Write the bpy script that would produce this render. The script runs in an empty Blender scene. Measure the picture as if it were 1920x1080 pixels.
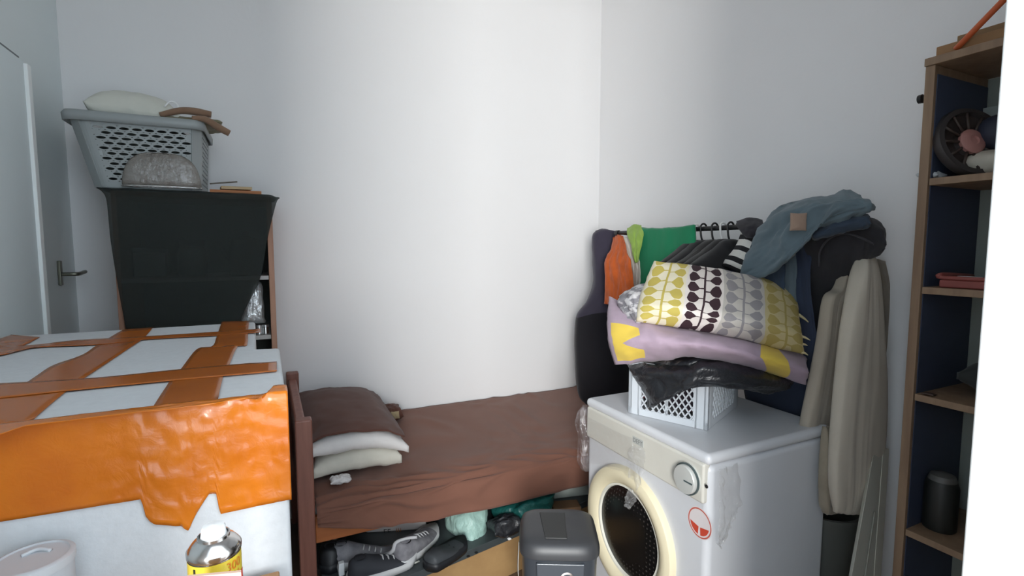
import bpy, bmesh, math, random
from mathutils import Vector, Matrix, noise
R = math.radians
random.seed(4)
SC = bpy.context.scene
COL = SC.collection

# ------------------------------------------------------------------ camera
CAM = Vector((0.0, 0.0, 1.45)); YAW = R(25.8); PITCH = R(4.8); FPX = 950.0
HEAD = Vector((math.sin(YAW), math.cos(YAW), 0)); RIGHT = Vector((math.cos(YAW), -math.sin(YAW), 0)); UP = Vector((0, 0, 1))
FWD = HEAD * math.cos(PITCH) - UP * math.sin(PITCH)
CUP = HEAD * math.sin(PITCH) + UP * math.cos(PITCH)
cd = bpy.data.cameras.new('camera'); cd.sensor_width = 36; cd.lens = FPX / 1920 * 36; cd.clip_start = .02
cam = bpy.data.objects.new('camera', cd); COL.objects.link(cam)
cam.matrix_world = Matrix((( RIGHT.x, CUP.x, -FWD.x, CAM.x), (RIGHT.y, CUP.y, -FWD.y, CAM.y), (RIGHT.z, CUP.z, -FWD.z, CAM.z), (0, 0, 0, 1)))
SC.camera = cam

def P(x, y, X=None, Y=None, Z=None, D=None):
    """a measured point: photograph coordinate plus the plane or distance it stands at -> room coordinates in metres"""
    d = FWD + RIGHT * ((x - 960) / FPX) + CUP * ((540 - y) / FPX)
    if X is not None: s = (X - CAM.x) / d.x
    elif Y is not None: s = (Y - CAM.y) / d.y
    elif Z is not None: s = (Z - CAM.z) / d.z
    else: s = D / d.dot(HEAD)
    return CAM + d * s

# ------------------------------------------------------------------ materials
MATS = {}
class NT:
    def __init__(s, m):
        s.m = m; s.t = m.node_tree; s.n = s.t.nodes; s.l = s.t.links
    def node(s, kind, **kw):
        n = s.n.new(kind)
        for k, v in kw.items(): setattr(n, k, v)
        return n
    def put(s, sock, v):
        if isinstance(v, bpy.types.NodeSocket): s.l.new(v, sock)
        elif isinstance(v, tuple) and len(v) == 3 and sock.type == 'RGBA': sock.default_value = (*v, 1)
        else: sock.default_value = v
    def m_(s, op, a, b=None, c=None):
        n = s.node('ShaderNodeMath', operation=op)
        s.put(n.inputs[0], a)
        if b is not None: s.put(n.inputs[1], b)
        if c is not None: s.put(n.inputs[2], c)
        return n.outputs[0]
    def mix(s, f, a, b):
        n = s.node('ShaderNodeMix', data_type='RGBA')
        s.put(n.inputs[0], f); s.put(n.inputs[6], a); s.put(n.inputs[7], b)
        return n.outputs[2]
    def noise(s, scale, detail=3, vec=None, stretch=None, rough=.55, dist=0):
        n = s.node('ShaderNodeTexNoise'); n.inputs['Scale'].default_value = scale; n.inputs['Detail'].default_value = detail
        n.inputs['Roughness'].default_value = rough; n.inputs['Distortion'].default_value = dist
        if vec is None: vec = s.coord()
        if stretch:
            mp = s.node('ShaderNodeMapping'); mp.inputs['Scale'].default_value = stretch; s.l.new(vec, mp.inputs[0]); vec = mp.outputs[0]
        s.l.new(vec, n.inputs['Vector'])
        return n.outputs['Fac']
    def coord(s, which='Object'):
        return s.node('ShaderNodeTexCoord').outputs[which]
    def ramp(s, f, lo, hi):
        n = s.node('ShaderNodeMapRange'); n.clamp = True
        s.put(n.inputs[0], f); n.inputs[1].default_value = lo; n.inputs[2].default_value = hi
        return n.outputs[0]

def srgb(r, g, b):
    f = lambda c: (c / 255 / 12.92) if c / 255 <= .04045 else ((c / 255 + .055) / 1.055) ** 2.4
    return (f(r), f(g), f(b))

def mat(name, col, rough=.6, metal=0, var=None, col2=None, stretch=None, bump=None, spec=.5, sheen=0, alpha=1, trans=0, coat=0, bstretch=None):
    """Principled with an optional second colour mixed by noise (var = scale, lo, hi) and noise bump (scale, strength)"""
    if name in MATS: return MATS[name]
    m = bpy.data.materials.new(name); m.use_nodes = True; MATS[name] = m
    t = NT(m); b = t.n['Principled BSDF']
    b.inputs['Base Color'].default_value = (*col, 1); b.inputs['Roughness'].default_value = rough; b.inputs['Metallic'].default_value = metal
    b.inputs['Specular IOR Level'].default_value = spec; b.inputs['Sheen Weight'].default_value = sheen
    b.inputs['Transmission Weight'].default_value = trans; b.inputs['Alpha'].default_value = alpha; b.inputs['Coat Weight'].default_value = coat
    if var:
        f = t.ramp(t.noise(var[0], 5, stretch=stretch), var[1], var[2])
        t.l.new(t.mix(f, col, col2 or tuple(c * .7 for c in col)), b.inputs['Base Color'])
    if bump:
        bn = t.node('ShaderNodeBump'); bn.inputs['Strength'].default_value = bump[1]; bn.inputs['Distance'].default_value = bump[2] if len(bump) > 2 else .004
        t.l.new(t.noise(bump[0], 6, stretch=bstretch, dist=bump[3] if len(bump) > 3 else 0), bn.inputs['Height']); t.l.new(bn.outputs[0], b.inputs['Normal'])
    return m

def film(name, tint=(1, 1, 1), amount=.25, rough=.08, bump=(40, .6), haze=.35):
    """thin clear film: mostly see-through, a crinkled glossy surface and a little milky haze"""
    if name in MATS: return MATS[name]
    m = bpy.data.materials.new(name); m.use_nodes = True; MATS[name] = m
    t = NT(m); t.n.remove(t.n['Principled BSDF']); out = t.n['Material Output']
    tr = t.node('ShaderNodeBsdfTransparent'); gl = t.node('ShaderNodeBsdfGlossy'); df = t.node('ShaderNodeBsdfDiffuse')
    gl.inputs['Color'].default_value = (1, 1, 1, 1); gl.inputs['Roughness'].default_value = rough; df.inputs['Color'].default_value = (*tint, 1)
    bn = t.node('ShaderNodeBump'); bn.inputs['Strength'].default_value = bump[1]; bn.inputs['Distance'].default_value = .008
    t.l.new(t.noise(bump[0], 4, dist=1.0), bn.inputs['Height']); t.l.new(bn.outputs[0], gl.inputs['Normal'])
    m1 = t.node('ShaderNodeMixShader'); m1.inputs[0].default_value = haze; t.l.new(gl.outputs[0], m1.inputs[1]); t.l.new(df.outputs[0], m1.inputs[2])
    mx = t.node('ShaderNodeMixShader'); mx.inputs[0].default_value = amount
    t.l.new(tr.outputs[0], mx.inputs[1]); t.l.new(m1.outputs[0], mx.inputs[2]); t.l.new(mx.outputs[0], out.inputs[0])
    return m

def cloth(name, rgb, var=.75, bump=.35, scale=14, sheen=.15, weave=600):
    c = srgb(*rgb)
    return mat(name, c, .9, var=(scale, .3, .75), col2=tuple(x * var for x in c), bump=(weave, bump, .0008), spec=.2, sheen=sheen)

# ------------------------------------------------------------------ objects
def tag(o, label=None, cat=None, group=None, kind=None):
    if label: o['label'] = label
    if cat: o['category'] = cat
    if group: o['group'] = group
    if kind: o['kind'] = kind
    return o
def thing(name, loc, label, cat, group=None):
    o = bpy.data.objects.new(name, None); COL.objects.link(o); o.location = loc; o.empty_display_size = .05
    return tag(o, label, cat, group)
def adopt(o, parent):
    if parent is not None:
        o.parent = parent
        if parent.type == 'EMPTY': o.matrix_parent_inverse = Matrix.Translation(parent.location).inverted()
    return o
def link(name, me, m, parent=None, smooth=True):
    o = bpy.data.objects.new(name, me); COL.objects.link(o)
    for k in (m if isinstance(m, (list, tuple)) else [m]): me.materials.append(k)
    if smooth: me.shade_smooth()
    return adopt(o, parent)
def copy_tree(o, parent=None):
    c = o.copy(); COL.objects.link(c)
    if parent is not None: c.parent = parent
    for ch in list(o.children): copy_tree(ch, c)
    return c
def from_bm(name, bm, m, parent=None, smooth=False, bevel=0, seg=2, sub=0, angle=None):
    bmesh.ops.recalc_face_normals(bm, faces=bm.faces)
    me = bpy.data.meshes.new(name); bm.to_mesh(me); bm.free()
    o = link(name, me, m, parent, smooth or bevel > 0)
    if bevel:
        b = o.modifiers.new('bevel', 'BEVEL'); b.width = bevel; b.segments = seg; b.limit_method = 'ANGLE'; b.angle_limit = R(angle or 35); b.harden_normals = True
    if sub:
        s = o.modifiers.new('subsurf', 'SUBSURF'); s.levels = s.render_levels = sub
    return o
def bxm(bm, lo, hi, rot=None, piv=None):
    vs = [bm.verts.new((x, y, z)) for x in (lo[0], hi[0]) for y in (lo[1], hi[1]) for z in (lo[2], hi[2])]
    for f in ((0, 1, 3, 2), (4, 6, 7, 5), (0, 4, 5, 1), (2, 3, 7, 6), (0, 2, 6, 4), (1, 5, 7, 3)): bm.faces.new([vs[i] for i in f])
    if rot is not None:
        p = Vector(piv or ((lo[0] + hi[0]) / 2, (lo[1] + hi[1]) / 2, (lo[2] + hi[2]) / 2))
        for v in vs: v.co = p + rot @ (v.co - p)
    return vs
def box(name, lo, hi, m, parent=None, bevel=.004, rot=None, piv=None, seg=2):
    bm = bmesh.new(); bxm(bm, lo, hi, rot, piv)
    return from_bm(name, bm, m, parent, bevel=bevel, seg=seg)
def prism(name, pts, vec, m, parent=None, bevel=0):
    """polygon pts swept along vec"""
    bm = bmesh.new(); v = Vector(vec)
    a = [bm.verts.new(p) for p in pts]; b = [bm.verts.new(Vector(p) + v) for p in pts]; n = len(a)
    bm.faces.new(a); bm.faces.new(b[::-1])
    for i in range(n): bm.faces.new((a[i], b[i], b[(i + 1) % n], a[(i + 1) % n]))
    return from_bm(name, bm, m, parent, bevel=bevel)
def basis(ax):
    ax = Vector(ax).normalized(); t = Vector((0, 0, 1)) if abs(ax.z) < .9 else Vector((1, 0, 0))
    u = ax.cross(t).normalized(); return u, ax.cross(u).normalized(), ax
def lathe(name, prof, m, parent=None, origin=(0, 0, 0), axis=(0, 0, 1), seg=48, sx=1, cap=False, smooth=True, bevel=0):
    """prof = [(radius, height)]; spun about axis"""
    u, w, a = basis(axis); o = Vector(origin); bm = bmesh.new(); rings = []
    for r, h in prof:
        rings.append([bm.verts.new(o + a * h + (u * math.cos(k / seg * 2 * math.pi) * sx + w * math.sin(k / seg * 2 * math.pi)) * max(r, 1e-5)) for k in range(seg)])
    for A, B in zip(rings, rings[1:]):
        for k in range(seg): bm.faces.new((A[k], A[(k + 1) % seg], B[(k + 1) % seg], B[k]))
    if cap: bm.faces.new(rings[0][::-1]); bm.faces.new(rings[-1])
    bmesh.ops.remove_doubles(bm, verts=bm.verts, dist=1e-6)
    ob = from_bm(name, bm, m, parent, smooth=smooth)
    if smooth: 
        e = ob.modifiers.new('split', 'EDGE_SPLIT'); e.split_angle = R(40)
    return ob
def cr(p0, p1, p2, p3, t):
    return .5 * (2 * p1 + (p2 - p0) * t + (2 * p0 - 5 * p1 + 4 * p2 - p3) * t * t + (3 * p1 - p0 - 3 * p2 + p3) * t ** 3)
def spline(pts, n):
    pts = [Vector(p) for p in pts]
    if len(pts) == 2: return [pts[0].lerp(pts[1], i / n) for i in range(n + 1)]
    ext = [2 * pts[0] - pts[1]] + pts + [2 * pts[-1] - pts[-2]]; k = len(pts) - 1; out = []
    for i in range(n + 1):
        s = min(i / n * k, k - 1e-6); j = int(s); out.append(cr(ext[j], ext[j + 1], ext[j + 2], ext[j + 3], s - j))
    return out
def tube(name, pts, r, m, parent=None, n=None, seg=10, closed_ends=True):
    """r: number or list of radii along the way"""
    pts = spline(pts, n or max(8, 6 * (len(pts) - 1))) if n != 0 else [Vector(p) for p in pts]
    N = len(pts); bm = bmesh.new(); rings = []; u = None
    for i, p in enumerate(pts):
        t = (pts[min(i + 1, N - 1)] - pts[max(i - 1, 0)]).normalized()
        if u is None: u = basis(t)[0]
        u = (u - t * u.dot(t)).normalized(); w = t.cross(u)
        rr = r if not isinstance(r, (list, tuple)) else r[min(int(i / (N - 1) * (len(r) - 1)), len(r) - 2)] * (1 - (i / (N - 1) * (len(r) - 1)) % 1 if i < N - 1 else 0) + r[min(int(i / (N - 1) * (len(r) - 1)) + 1, len(r) - 1)] * ((i / (N - 1) * (len(r) - 1)) % 1 if i < N - 1 else 1)
        rings.append([bm.verts.new(p + (u * math.cos(k / seg * 6.28319) + w * math.sin(k / seg * 6.28319)) * rr) for k in range(seg)])
    for A, B in zip(rings, rings[1:]):
        for k in range(seg): bm.faces.new((A[k], A[(k + 1) % seg], B[(k + 1) % seg], B[k]))
    bm.faces.new(rings[0][::-1]); bm.faces.new(rings[-1])
    return from_bm(name, bm, m, parent, smooth=True)
def surf(rows, nu, nv):
    rws = [spline(r, nu) for r in rows]
    cols = [spline([r[i] for r in rws], nv) for i in range(nu + 1)]
    return [[cols[i][j] for i in range(nu + 1)] for j in range(nv + 1)]
def normals(g):
    nv = len(g); nu = len(g[0]); out = []
    for j in range(nv):
        row = []
        for i in range(nu):
            a = g[j][min(i + 1, nu - 1)] - g[j][max(i - 1, 0)]; b = g[min(j + 1, nv - 1)][i] - g[max(j - 1, 0)][i]
            n = a.cross(b); row.append(n.normalized() if n.length > 1e-12 else Vector((0, 0, 1)))
        out.append(row)
    return out
def wrinkle(g, amp, freq, seed=0, mask=None, ridge=False):
    """move a grid along its normals by fractal noise, freq = (across, down) in waves over the sheet"""
    n = normals(g); nv = len(g) - 1; nu = len(g[0]) - 1
    for j in range(nv + 1):
        for i in range(nu + 1):
            u, v = i / nu, j / nv
            q = Vector((u * freq[0] + seed * 7.3, v * freq[1] + seed * 3.1, seed))
            q += Vector((noise.noise(q * .7 + Vector((9, 2, 5))), noise.noise(q * .7 + Vector((1, 8, 3))), 0)) * .5
            h = noise.noise(q) + .45 * noise.noise(q * 2.3) + .2 * noise.noise(q * 5.1)
            if ridge: h = 1 - 2 * min(1, abs(h) * 1.6)
            g[j][i] = g[j][i] + n[j][i] * h * amp * (mask(u, v) if mask else 1)
    return g
def grid_mesh(name, g, m, parent=None, thick=.004, offset=1, matfn=None):
    nv = len(g) - 1; nu = len(g[0]) - 1
    me = bpy.data.meshes.new(name)
    vs = [p for r in g for p in r]; W = nu + 1
    fs = [(j * W + i, j * W + i + 1, (j + 1) * W + i + 1, (j + 1) * W + i) for j in range(nv) for i in range(nu)]
    me.from_pydata(vs, [], fs); uv = me.uv_layers.new(name='UVMap')
    for li, lp in enumerate(me.loops): k = lp.vertex_index; uv.data[li].uv = ((k % W) / nu, 1 - (k // W) / nv)
    o = link(name, me, m, parent)
    if matfn:
        for pl in me.polygons: pl.material_index = matfn((pl.index % nu + .5) / nu, (pl.index // nu + .5) / nv)
    if thick:
        s = o.modifiers.new('solidify', 'SOLIDIFY'); s.thickness = thick; s.offset = offset; s.use_rim = True
    return o
def sheet(name, rows, m, parent=None, nu=40, nv=40, thick=.004, amp=0, freq=(5, 5), seed=0, mask=None, ridge=False, matfn=None, offset=1):
    g = surf(rows, nu, nv)
    if amp: wrinkle(g, amp, freq, seed, mask, ridge)
    return grid_mesh(name, g, m, parent, thick, offset, matfn)
def puff(name, rows, m, parent=None, t=.06, d=None, nu=36, nv=36, amp=.004, freq=(6, 6), seed=0, sharp=4, edge=.08, back=1.0, ridge=False, mask=None, matfn=None):
    """a filled cloth body: the rows are its middle sheet, swollen to both sides along d (front is -d) and closed round the rim"""
    d = Vector(d if d is not None else HEAD).normalized()
    g = surf(rows, nu, nv); A = []; B = []
    for j in range(nv + 1):
        ra = []; rb = []
        for i in range(nu + 1):
            u, v = 2 * i / nu - 1, 2 * j / nv - 1
            w = edge + (1 - edge) * (max(0, 1 - abs(u) ** sharp) * max(0, 1 - abs(v) ** sharp)) ** .5
            ra.append(g[j][i] - d * t * .5 * w); rb.append(g[j][i] + d * t * .5 * w * back)
        A.append(ra); B.append(rb)
    if amp: wrinkle(A, amp, freq, seed, mask, ridge); wrinkle(B, amp, freq, seed + 5, mask, ridge)
    W = nu + 1; N = W * (nv + 1)
    vs = [p for r in A for p in r] + [p for r in B for p in r]; fs = []
    for j in range(nv):
        for i in range(nu):
            a = j * W + i; fs.append((a, a + W, a + W + 1, a + 1)); fs.append((N + a, N + a + 1, N + a + W + 1, N + a + W))
    rim = [(0, i) for i in range(nu)] + [(j, nu) for j in range(nv)] + [(nv, i) for i in range(nu, 0, -1)] + [(j, 0) for j in range(nv, 0, -1)]
    for k in range(len(rim)):
        a = rim[k][0] * W + rim[k][1]; b = rim[(k + 1) % len(rim)]; b = b[0] * W + b[1]
        fs.append((a, b, N + b, N + a))
    me = bpy.data.meshes.new(name); me.from_pydata(vs, [], fs); uv = me.uv_layers.new(name='UVMap')
    for li, lp in enumerate(me.loops): k = lp.vertex_index % N; uv.data[li].uv = ((k % W) / nu, 1 - (k // W) / nv)
    o = link(name, me, m, parent)
    if matfn:
        for pl in me.polygons[:2 * nu * nv]:
            q = pl.index // 2; pl.material_index = matfn((q % nu + .5) / nu, (q // nu + .5) / nv)
    bm = bmesh.new(); bm.from_mesh(me); bmesh.ops.recalc_face_normals(bm, faces=bm.faces); bm.to_mesh(me); bm.free(); me.shade_smooth()
    return o
def cushion(name, c, u, v, n, w, h, t, m, parent=None, amp=.006, freq=(5, 5), seed=0, sharp=3.0, pinch=.06, nu=36, nv=36, edge=.03, bend=None, matfn=None):
    """pillow: lies in the u-v plane about c, thickness t along n; corners drawn out"""
    c, u, v, n = Vector(c), Vector(u).normalized(), Vector(v).normalized(), Vector(n).normalized(); rows = []
    for j in range(7):
        row = []
        for i in range(7):
            a, b = i / 3 - 1, j / 3 - 1
            x = a * (1 - pinch * (1 - b * b)); y = b * (1 - pinch * (1 - a * a))
            p = c + u * x * w / 2 + v * y * h / 2
            if bend: p = p + n * bend(a, b)
            row.append(p)
        rows.append(row)
    return puff(name, rows, m, parent, t, -n, nu, nv, amp, freq, seed, sharp, edge, matfn=matfn)
def px(D, *pts): return [P(x, y, D=D) for x, y in pts]
def pxd(*pts): return [P(x, y, D=d) for x, y, d in pts]
def text_mesh(name, body, size, m, parent, org, ux, uy, extrude=.0006, fit=None, wrap=None):
    """lettering as a mesh: org = lower left corner, ux/uy = reading and up directions; wrap = (centre, radius) bends it round a can"""
    cu = bpy.data.curves.new(name, 'FONT'); cu.body = body; cu.size = size; cu.extrude = 0
    o = bpy.data.objects.new(name, cu); COL.objects.link(o); dg = bpy.context.evaluated_depsgraph_get()
    me = bpy.data.meshes.new_from_object(o.evaluated_get(dg)); bpy.data.objects.remove(o)
    ux, uy = Vector(ux).normalized(), Vector(uy).normalized(); nz = ux.cross(uy)
    xs = [v.co.x for v in me.vertices]; wd = max(xs) - min(xs); k = (fit / wd) if fit else 1
    for v in me.vertices:
        x, y = (v.co.x - min(xs)) * k, v.co.y
        if wrap:
            c, r, a0 = wrap; a = a0 + x / r
            v.co = Vector((c[0] + math.cos(a) * r, c[1] + math.sin(a) * r, org[2] + y))
        else: v.co = Vector(org) + ux * x + uy * y + nz * extrude
    me.materials.clear()
    return link(name, me, m, parent, smooth=False)
# ================================================================== the room
WB, WL, WR, WF, CEIL = 2.84, -0.76, 2.02, 0.25, 3.3
paint = mat('wall_paint', (.84, .84, .845), .85, var=(1.3, .3, .8), col2=(.815, .815, .82), bump=(55, .12, .003), spec=.25)
paint_left = mat('gloss_paint', (.72, .785, .795), .5, var=(1.5, .3, .8), col2=(.69, .76, .775), bump=(40, .1, .003), spec=.35)
tile = mat('floor_tile', srgb(120, 100, 84), .5, var=(4, .3, .7), col2=srgb(98, 80, 66))
def struct(o): o['kind'] = 'structure'; return o
struct(box('floor', (-1.6, -3.2, -.1), (2.2, 3.0, 0), tile, bevel=0))
struct(box('ceiling', (WL - .12, .10, CEIL), (WR + .12, WB + .12, CEIL + .1), paint, bevel=0))
struct(box('wall_back', (WL - .12, WB, 0), (WR + .12, WB + .12, CEIL), paint, bevel=0))
struct(box('wall_left', (WL - .12, .10, 0), (WL, WB, CEIL), paint_left, bevel=0))
struct(box('wall_right', (WR, .10, 0), (WR + .12, WB, CEIL), paint, bevel=0))
bm = bmesh.new()
bxm(bm, (WL - .12, .10, 0), (-.30, WF, CEIL)); bxm(bm, (.682, .10, 0), (WR + .12, WF, CEIL)); bxm(bm, (-.30, .10, 2.75), (.682, WF, CEIL))
struct(from_bm('wall_front', bm, paint))
gloss_white = mat('white_gloss_paint', (.86, .88, .86), .3, bump=(30, .05, .002))
bm = bmesh.new(); bxm(bm, (.664, .085, 0), (.6815, .258, 2.75)); bxm(bm, (.6815, .2505, 0), (.73, .258, 2.75))
struct(from_bm('trim_1', bm, gloss_white, bevel=.004))
# the door leaf standing flat against the left wall, its free edge and lever towards the corner
door_paint = mat('door_paint', (.70, .78, .80), .5, bump=(30, .08, .003), var=(2, .3, .8), col2=(.67, .755, .78))
dr = box('door_1', (WL + .004, 1.30, .01), (-.722, 2.33, 2.075), door_paint, bevel=.002); struct(dr)
box('edge_strip', (WL + .004, 2.33, .01), (-.712, 2.362, 2.07), mat('door_edge', (.88, .92, .92), .5), dr, bevel=.003)
box('top_shadow_strip', (WL + .002, 1.25, 2.075), (-.735, 2.34, 2.092), mat('shadow_line_grey', (.16, .18, .19), .8), dr, bevel=.001)  # shadow line along the door top, put in as a thin dark strip
brass = mat('dull_metal', (.20, .20, .16), .35, metal=.8)
hp = P(124, 512, X=-.735)
hd = box('door_handle', (WL + .001, hp.y - .012, hp.z - .05), (WL + .012, hp.y + .012, hp.z + .05), brass, dr, bevel=.003)
tube('lever', [(WL + .01, hp.y, hp.z - .005), (WL + .05, hp.y + .002, hp.z - .005), (WL + .06, hp.y + .02, hp.z - .005), (WL + .058, hp.y + .11, hp.z)], .008, brass, hd)

# ================================================================== big taped box
BT, BY, BX = 1.18, 1.0, 0.022
poly = mat('white_polystyrene', (.61, .63, .65), .75, var=(60, .35, .7), col2=(.57, .59, .61), bump=(140, .25, .002))
orange = mat('orange_tape', srgb(208, 118, 26), .22, var=(7, .3, .75), col2=srgb(186, 96, 22), bump=(34, .35, .003, .8), coat=.3, spec=.5)
orange_flat = mat('orange_tape_flat', srgb(178, 98, 34), .25, var=(5, .3, .7), col2=srgb(160, 88, 34), bump=(9, .12, .003), spec=.45)
bb = thing('large_box', (-.33, 1.5, 0), 'huge white box strapped with broad orange packing tape', 'box')
bm = bmesh.new()
out = [(-.70, BY), (BX, BY), (BX, 1.46), (-.035, 1.47), (-.045, 2.0), (-.70, 2.0)]
a = [bm.verts.new((x, y, .0)) for x, y in out]; b = [bm.verts.new((x, y, BT)) for x, y in out]
bm.faces.new(a[::-1]); bm.faces.new(b)
for i in range(6): bm.faces.new((a[i], a[(i + 1) % 6], b[(i + 1) % 6], b[i]))
from_bm('box_body', bm, poly, bb, bevel=.008, seg=3)
def strip(name, left, right, z, m, n=26, seed=0, amp=.0012):
    """a flat tape on the lid between two measured edges"""
    L = spline([P(x, y, Z=z) for x, y in left], n); Rr = spline([P(x, y, Z=z) for x, y in right], n)
    g = [[L[j].lerp(Rr[j], i / 8) for i in range(9)] for j in range(n + 1)]
    wrinkle(g, amp, (1.5, 8), seed)
    for r in g:
        for k, p in enumerate(r): p.z = max(p.z, z); p.y = max(p.y, BY + .002); p.x = max(-.70, min(p.x, BX))
    return grid_mesh(name, g, m, bb, .0006, 0)
strip('tape', [(277, 779), (319, 714), (340, 691), (370, 654), (398, 649), (407, 629), (416, 603)], [(405, 766), (419, 705), (430, 684), (446, 649), (463, 647), (465, 624), (467, 602)], BT + .0022, orange_flat, seed=1)
strip('tape', [(-90, 775), (42, 721), (97, 686), (153, 666), (185, 645), (231, 618)], [(20, 822), (125, 733), (157, 710), (227, 663), (268, 635), (287, 614)], BT + .0022, orange_flat, seed=2)
strip('tape', [(-200, 735), (-60, 722), (157, 710), (340, 692), (430, 684), (519, 678)], [(-260, 762), (-60, 752), (125, 733), (319, 714), (419, 705), (519, 696)], BT + .0036, orange_flat, seed=3)
strip('tape', [(-100, 655), (58, 647), (139, 638), (268, 631), (407, 622), (468, 618), (488, 616)], [(-130, 673), (0, 666), (60, 652), (185, 646), (278, 636), (405, 629), (488, 623)], BT + .0036, orange_flat, seed=4)
strip('tape', [(-190, 690), (-80, 655), (0, 632), (20, 628)], [(-150, 712), (0, 666), (50, 645), (75, 632)], BT + .0022, orange_flat, seed=6)
def interp(tab, x):
    for (a, b), (c, d) in zip(tab, tab[1:]):
        if a <= x <= c: return b + (d - b) * (x - a) / (c - a)
    return tab[0][1] if x < tab[0][0] else tab[-1][1]
topc = [(q.x, q.y) for q in (P(x, y, Z=BT) for x, y in [(-150, 846), (0, 822), (46, 805), (277, 777), (405, 762), (425, 757), (462, 752), (482, 755), (500, 742), (514, 728)])]
botc = [(q.x, q.z) for q in (P(x, y, Y=BY) for x, y in [(-200, 1006), (0, 976), (268, 933), (271, 962), (282, 974), (292, 980), (340, 984), (354, 993), (365, 968), (378, 945), (392, 925), (400, 923), (409, 924), (411.5, 961), (440, 955), (515, 940)])]
botc = sorted(botc)
xs = [-.70 + (BX + .70) * i / 260 for i in range(261)]
g = []
for j in range(30):
    row = []
    for x in xs:
        yt, zb = interp(topc, x), interp(botc, x)
        if j < 8: p = Vector((x, yt + (BY - yt) * (j / 8), BT + .005))
        elif j == 8: p = Vector((x, BY - .003, BT + .002))
        else: p = Vector((x, BY - .005, BT - (BT - zb) * (j - 8) / 21))
        row.append(p)
    g.append(row)
nn = normals(g)
for j in range(30):
    for i, x in enumerate(xs):
        k = min(1, max(.12, (x + .36) / .2))
        zz_ = g[j][i].z - g[j][i].y; q = Vector((x * 10, zz_ * 34, 0)); q += Vector((noise.noise(q * .5) * .8, noise.noise(q * .5 + Vector((4, 4, 4))) * .6, 3)); h = .8 * noise.noise(q) + .55 * (1 - 2 * min(1, abs(noise.noise(q * 1.7)) * 2.4)) + .3 * noise.noise(q * 4.3) + .3 * noise.noise(Vector((x * 60, zz_ * 40, 7)))
        d = .0022 * k * h
        if j > 8: g[j][i].y = min(BY - .0015, g[j][i].y + d)
        else: g[j][i].z = max(BT + .0042, g[j][i].z + d * .8)
for r in g: r.append(Vector((BX + .003, r[-1].y, r[-1].z - .001)))
for r in g: r.append(Vector((BX + .004, max(r[-1].y, BY + .02), r[-1].z - .004)))
tag(grid_mesh('tape', g, orange, bb, .0007, 0), 'wide crinkled orange tape over the front edge')
sheet('torn_flap', [px(.92, (516, 742), (526, 739), (537, 734)), px(.915, (517, 750), (526, 748), (535, 740)), px(.91, (517, 762), (523, 757), (529, 748))], mat('torn_paper', srgb(205, 190, 178), .7), bb, 8, 8, .001)

# ---- carton in front of it, carrying the can and the tub
card = mat('brown_cardboard', srgb(178, 138, 100), .85, var=(18, .3, .7), col2=srgb(160, 122, 86))
card_tan = mat('tan_cardboard', srgb(172, 138, 92), .8, var=(10, .3, .7), col2=srgb(156, 122, 80))
cb = thing('cardboard_carton', (-.2, .8, 0), 'cardboard carton whose pale flap stands up before the spray can', 'box')
box('carton_body', (-.43, .46, 0), (0.0, .975, .86), card, cb, bevel=.003)
fa, fb = P(352, 1077, Y=.575), P(452, 1073, Y=.57)
prism('flap', [(fa.x, .57, .86), (fb.x, .57, .86), (fb.x, .57, fb.z), (fa.x, .57, fa.z)], (0, .004, 0), mat('pale_card', srgb(214, 178, 158), .8), cb)
# spray can
chrome = mat('bright_metal', (.72, .72, .72), .18, metal=1)
c = P(402, 1030, D=.545); cx, cy = c.x, c.y; zs = P(402, 1044, D=.525).z + .005
can = thing('spray_can', (cx, cy, .86), 'spray can with white nozzle, silver shoulder and yellow label', 'can')
r = .0262
lathe('can_body', [(0, .86), (r - .002, .86), (r, .864), (r, zs - .012)], chrome, can, (cx, cy, 0))
yel = mat('yellow_label', srgb(214, 190, 62), .3, var=(9, .45, .6), col2=srgb(204, 176, 50)); 
lathe('label', [(r + .0004, .88), (r + .0004, zs - .013)], yel, can, (cx, cy, 0))
lathe('shoulder', [(r, zs - .012), (r + .0012, zs - .010), (r + .0012, zs - .005), (r - .001, zs - .002), (r - .005, zs + .003), (.0165, zs + .006), (.0163, zs + .009), (.0145, zs + .0095), (.0145, zs + .006)], chrome, can, (cx, cy, 0))
lathe('nozzle', [(.0145, zs + .006), (.0128, zs + .009), (.0126, zs + .010), (.012, zs + .017), (.0105, zs + .0195), (0, zs + .0205)], mat('white_plastic', (.84, .85, .85), .35), can, (cx, cy, 0))
a0 = math.atan2(CAM.y - cy, CAM.x - cx)
def arc(name, aa, ab, za, zb, m, rad):
    g = [[Vector((cx + math.cos(aa + (ab - aa) * i / 12) * rad, cy + math.sin(aa + (ab - aa) * i / 12) * rad, z)) for i in range(13)] for z in (za, zb)]
    return grid_mesh(name, g, m, can, .0002, 0)
red = mat('label_red', srgb(190, 42, 26), .35)
arc('red_patch', a0 + .75, a0 + 1.4, .90, zs - .036, red, r + .0009)
arc('dark_stripe', a0 - .86, a0 - .76, .88, zs - .016, mat('label_dark', srgb(40, 42, 24), .4), r + .0009)
text_mesh('lettering', '300', .0145, mat('label_orange', srgb(214, 120, 36), .4), can, (0, 0, zs - .0265), (1, 0, 0), (0, 0, 1), fit=.018, wrap=((cx, cy), r + .0013, a0 + .42))
text_mesh('lettering', 'XTRA', .012, MATS['label_orange'], can, (0, 0, zs - .0375), (1, 0, 0), (0, 0, 1), fit=.023, wrap=((cx, cy), r + .0015, a0 + .22))
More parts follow.
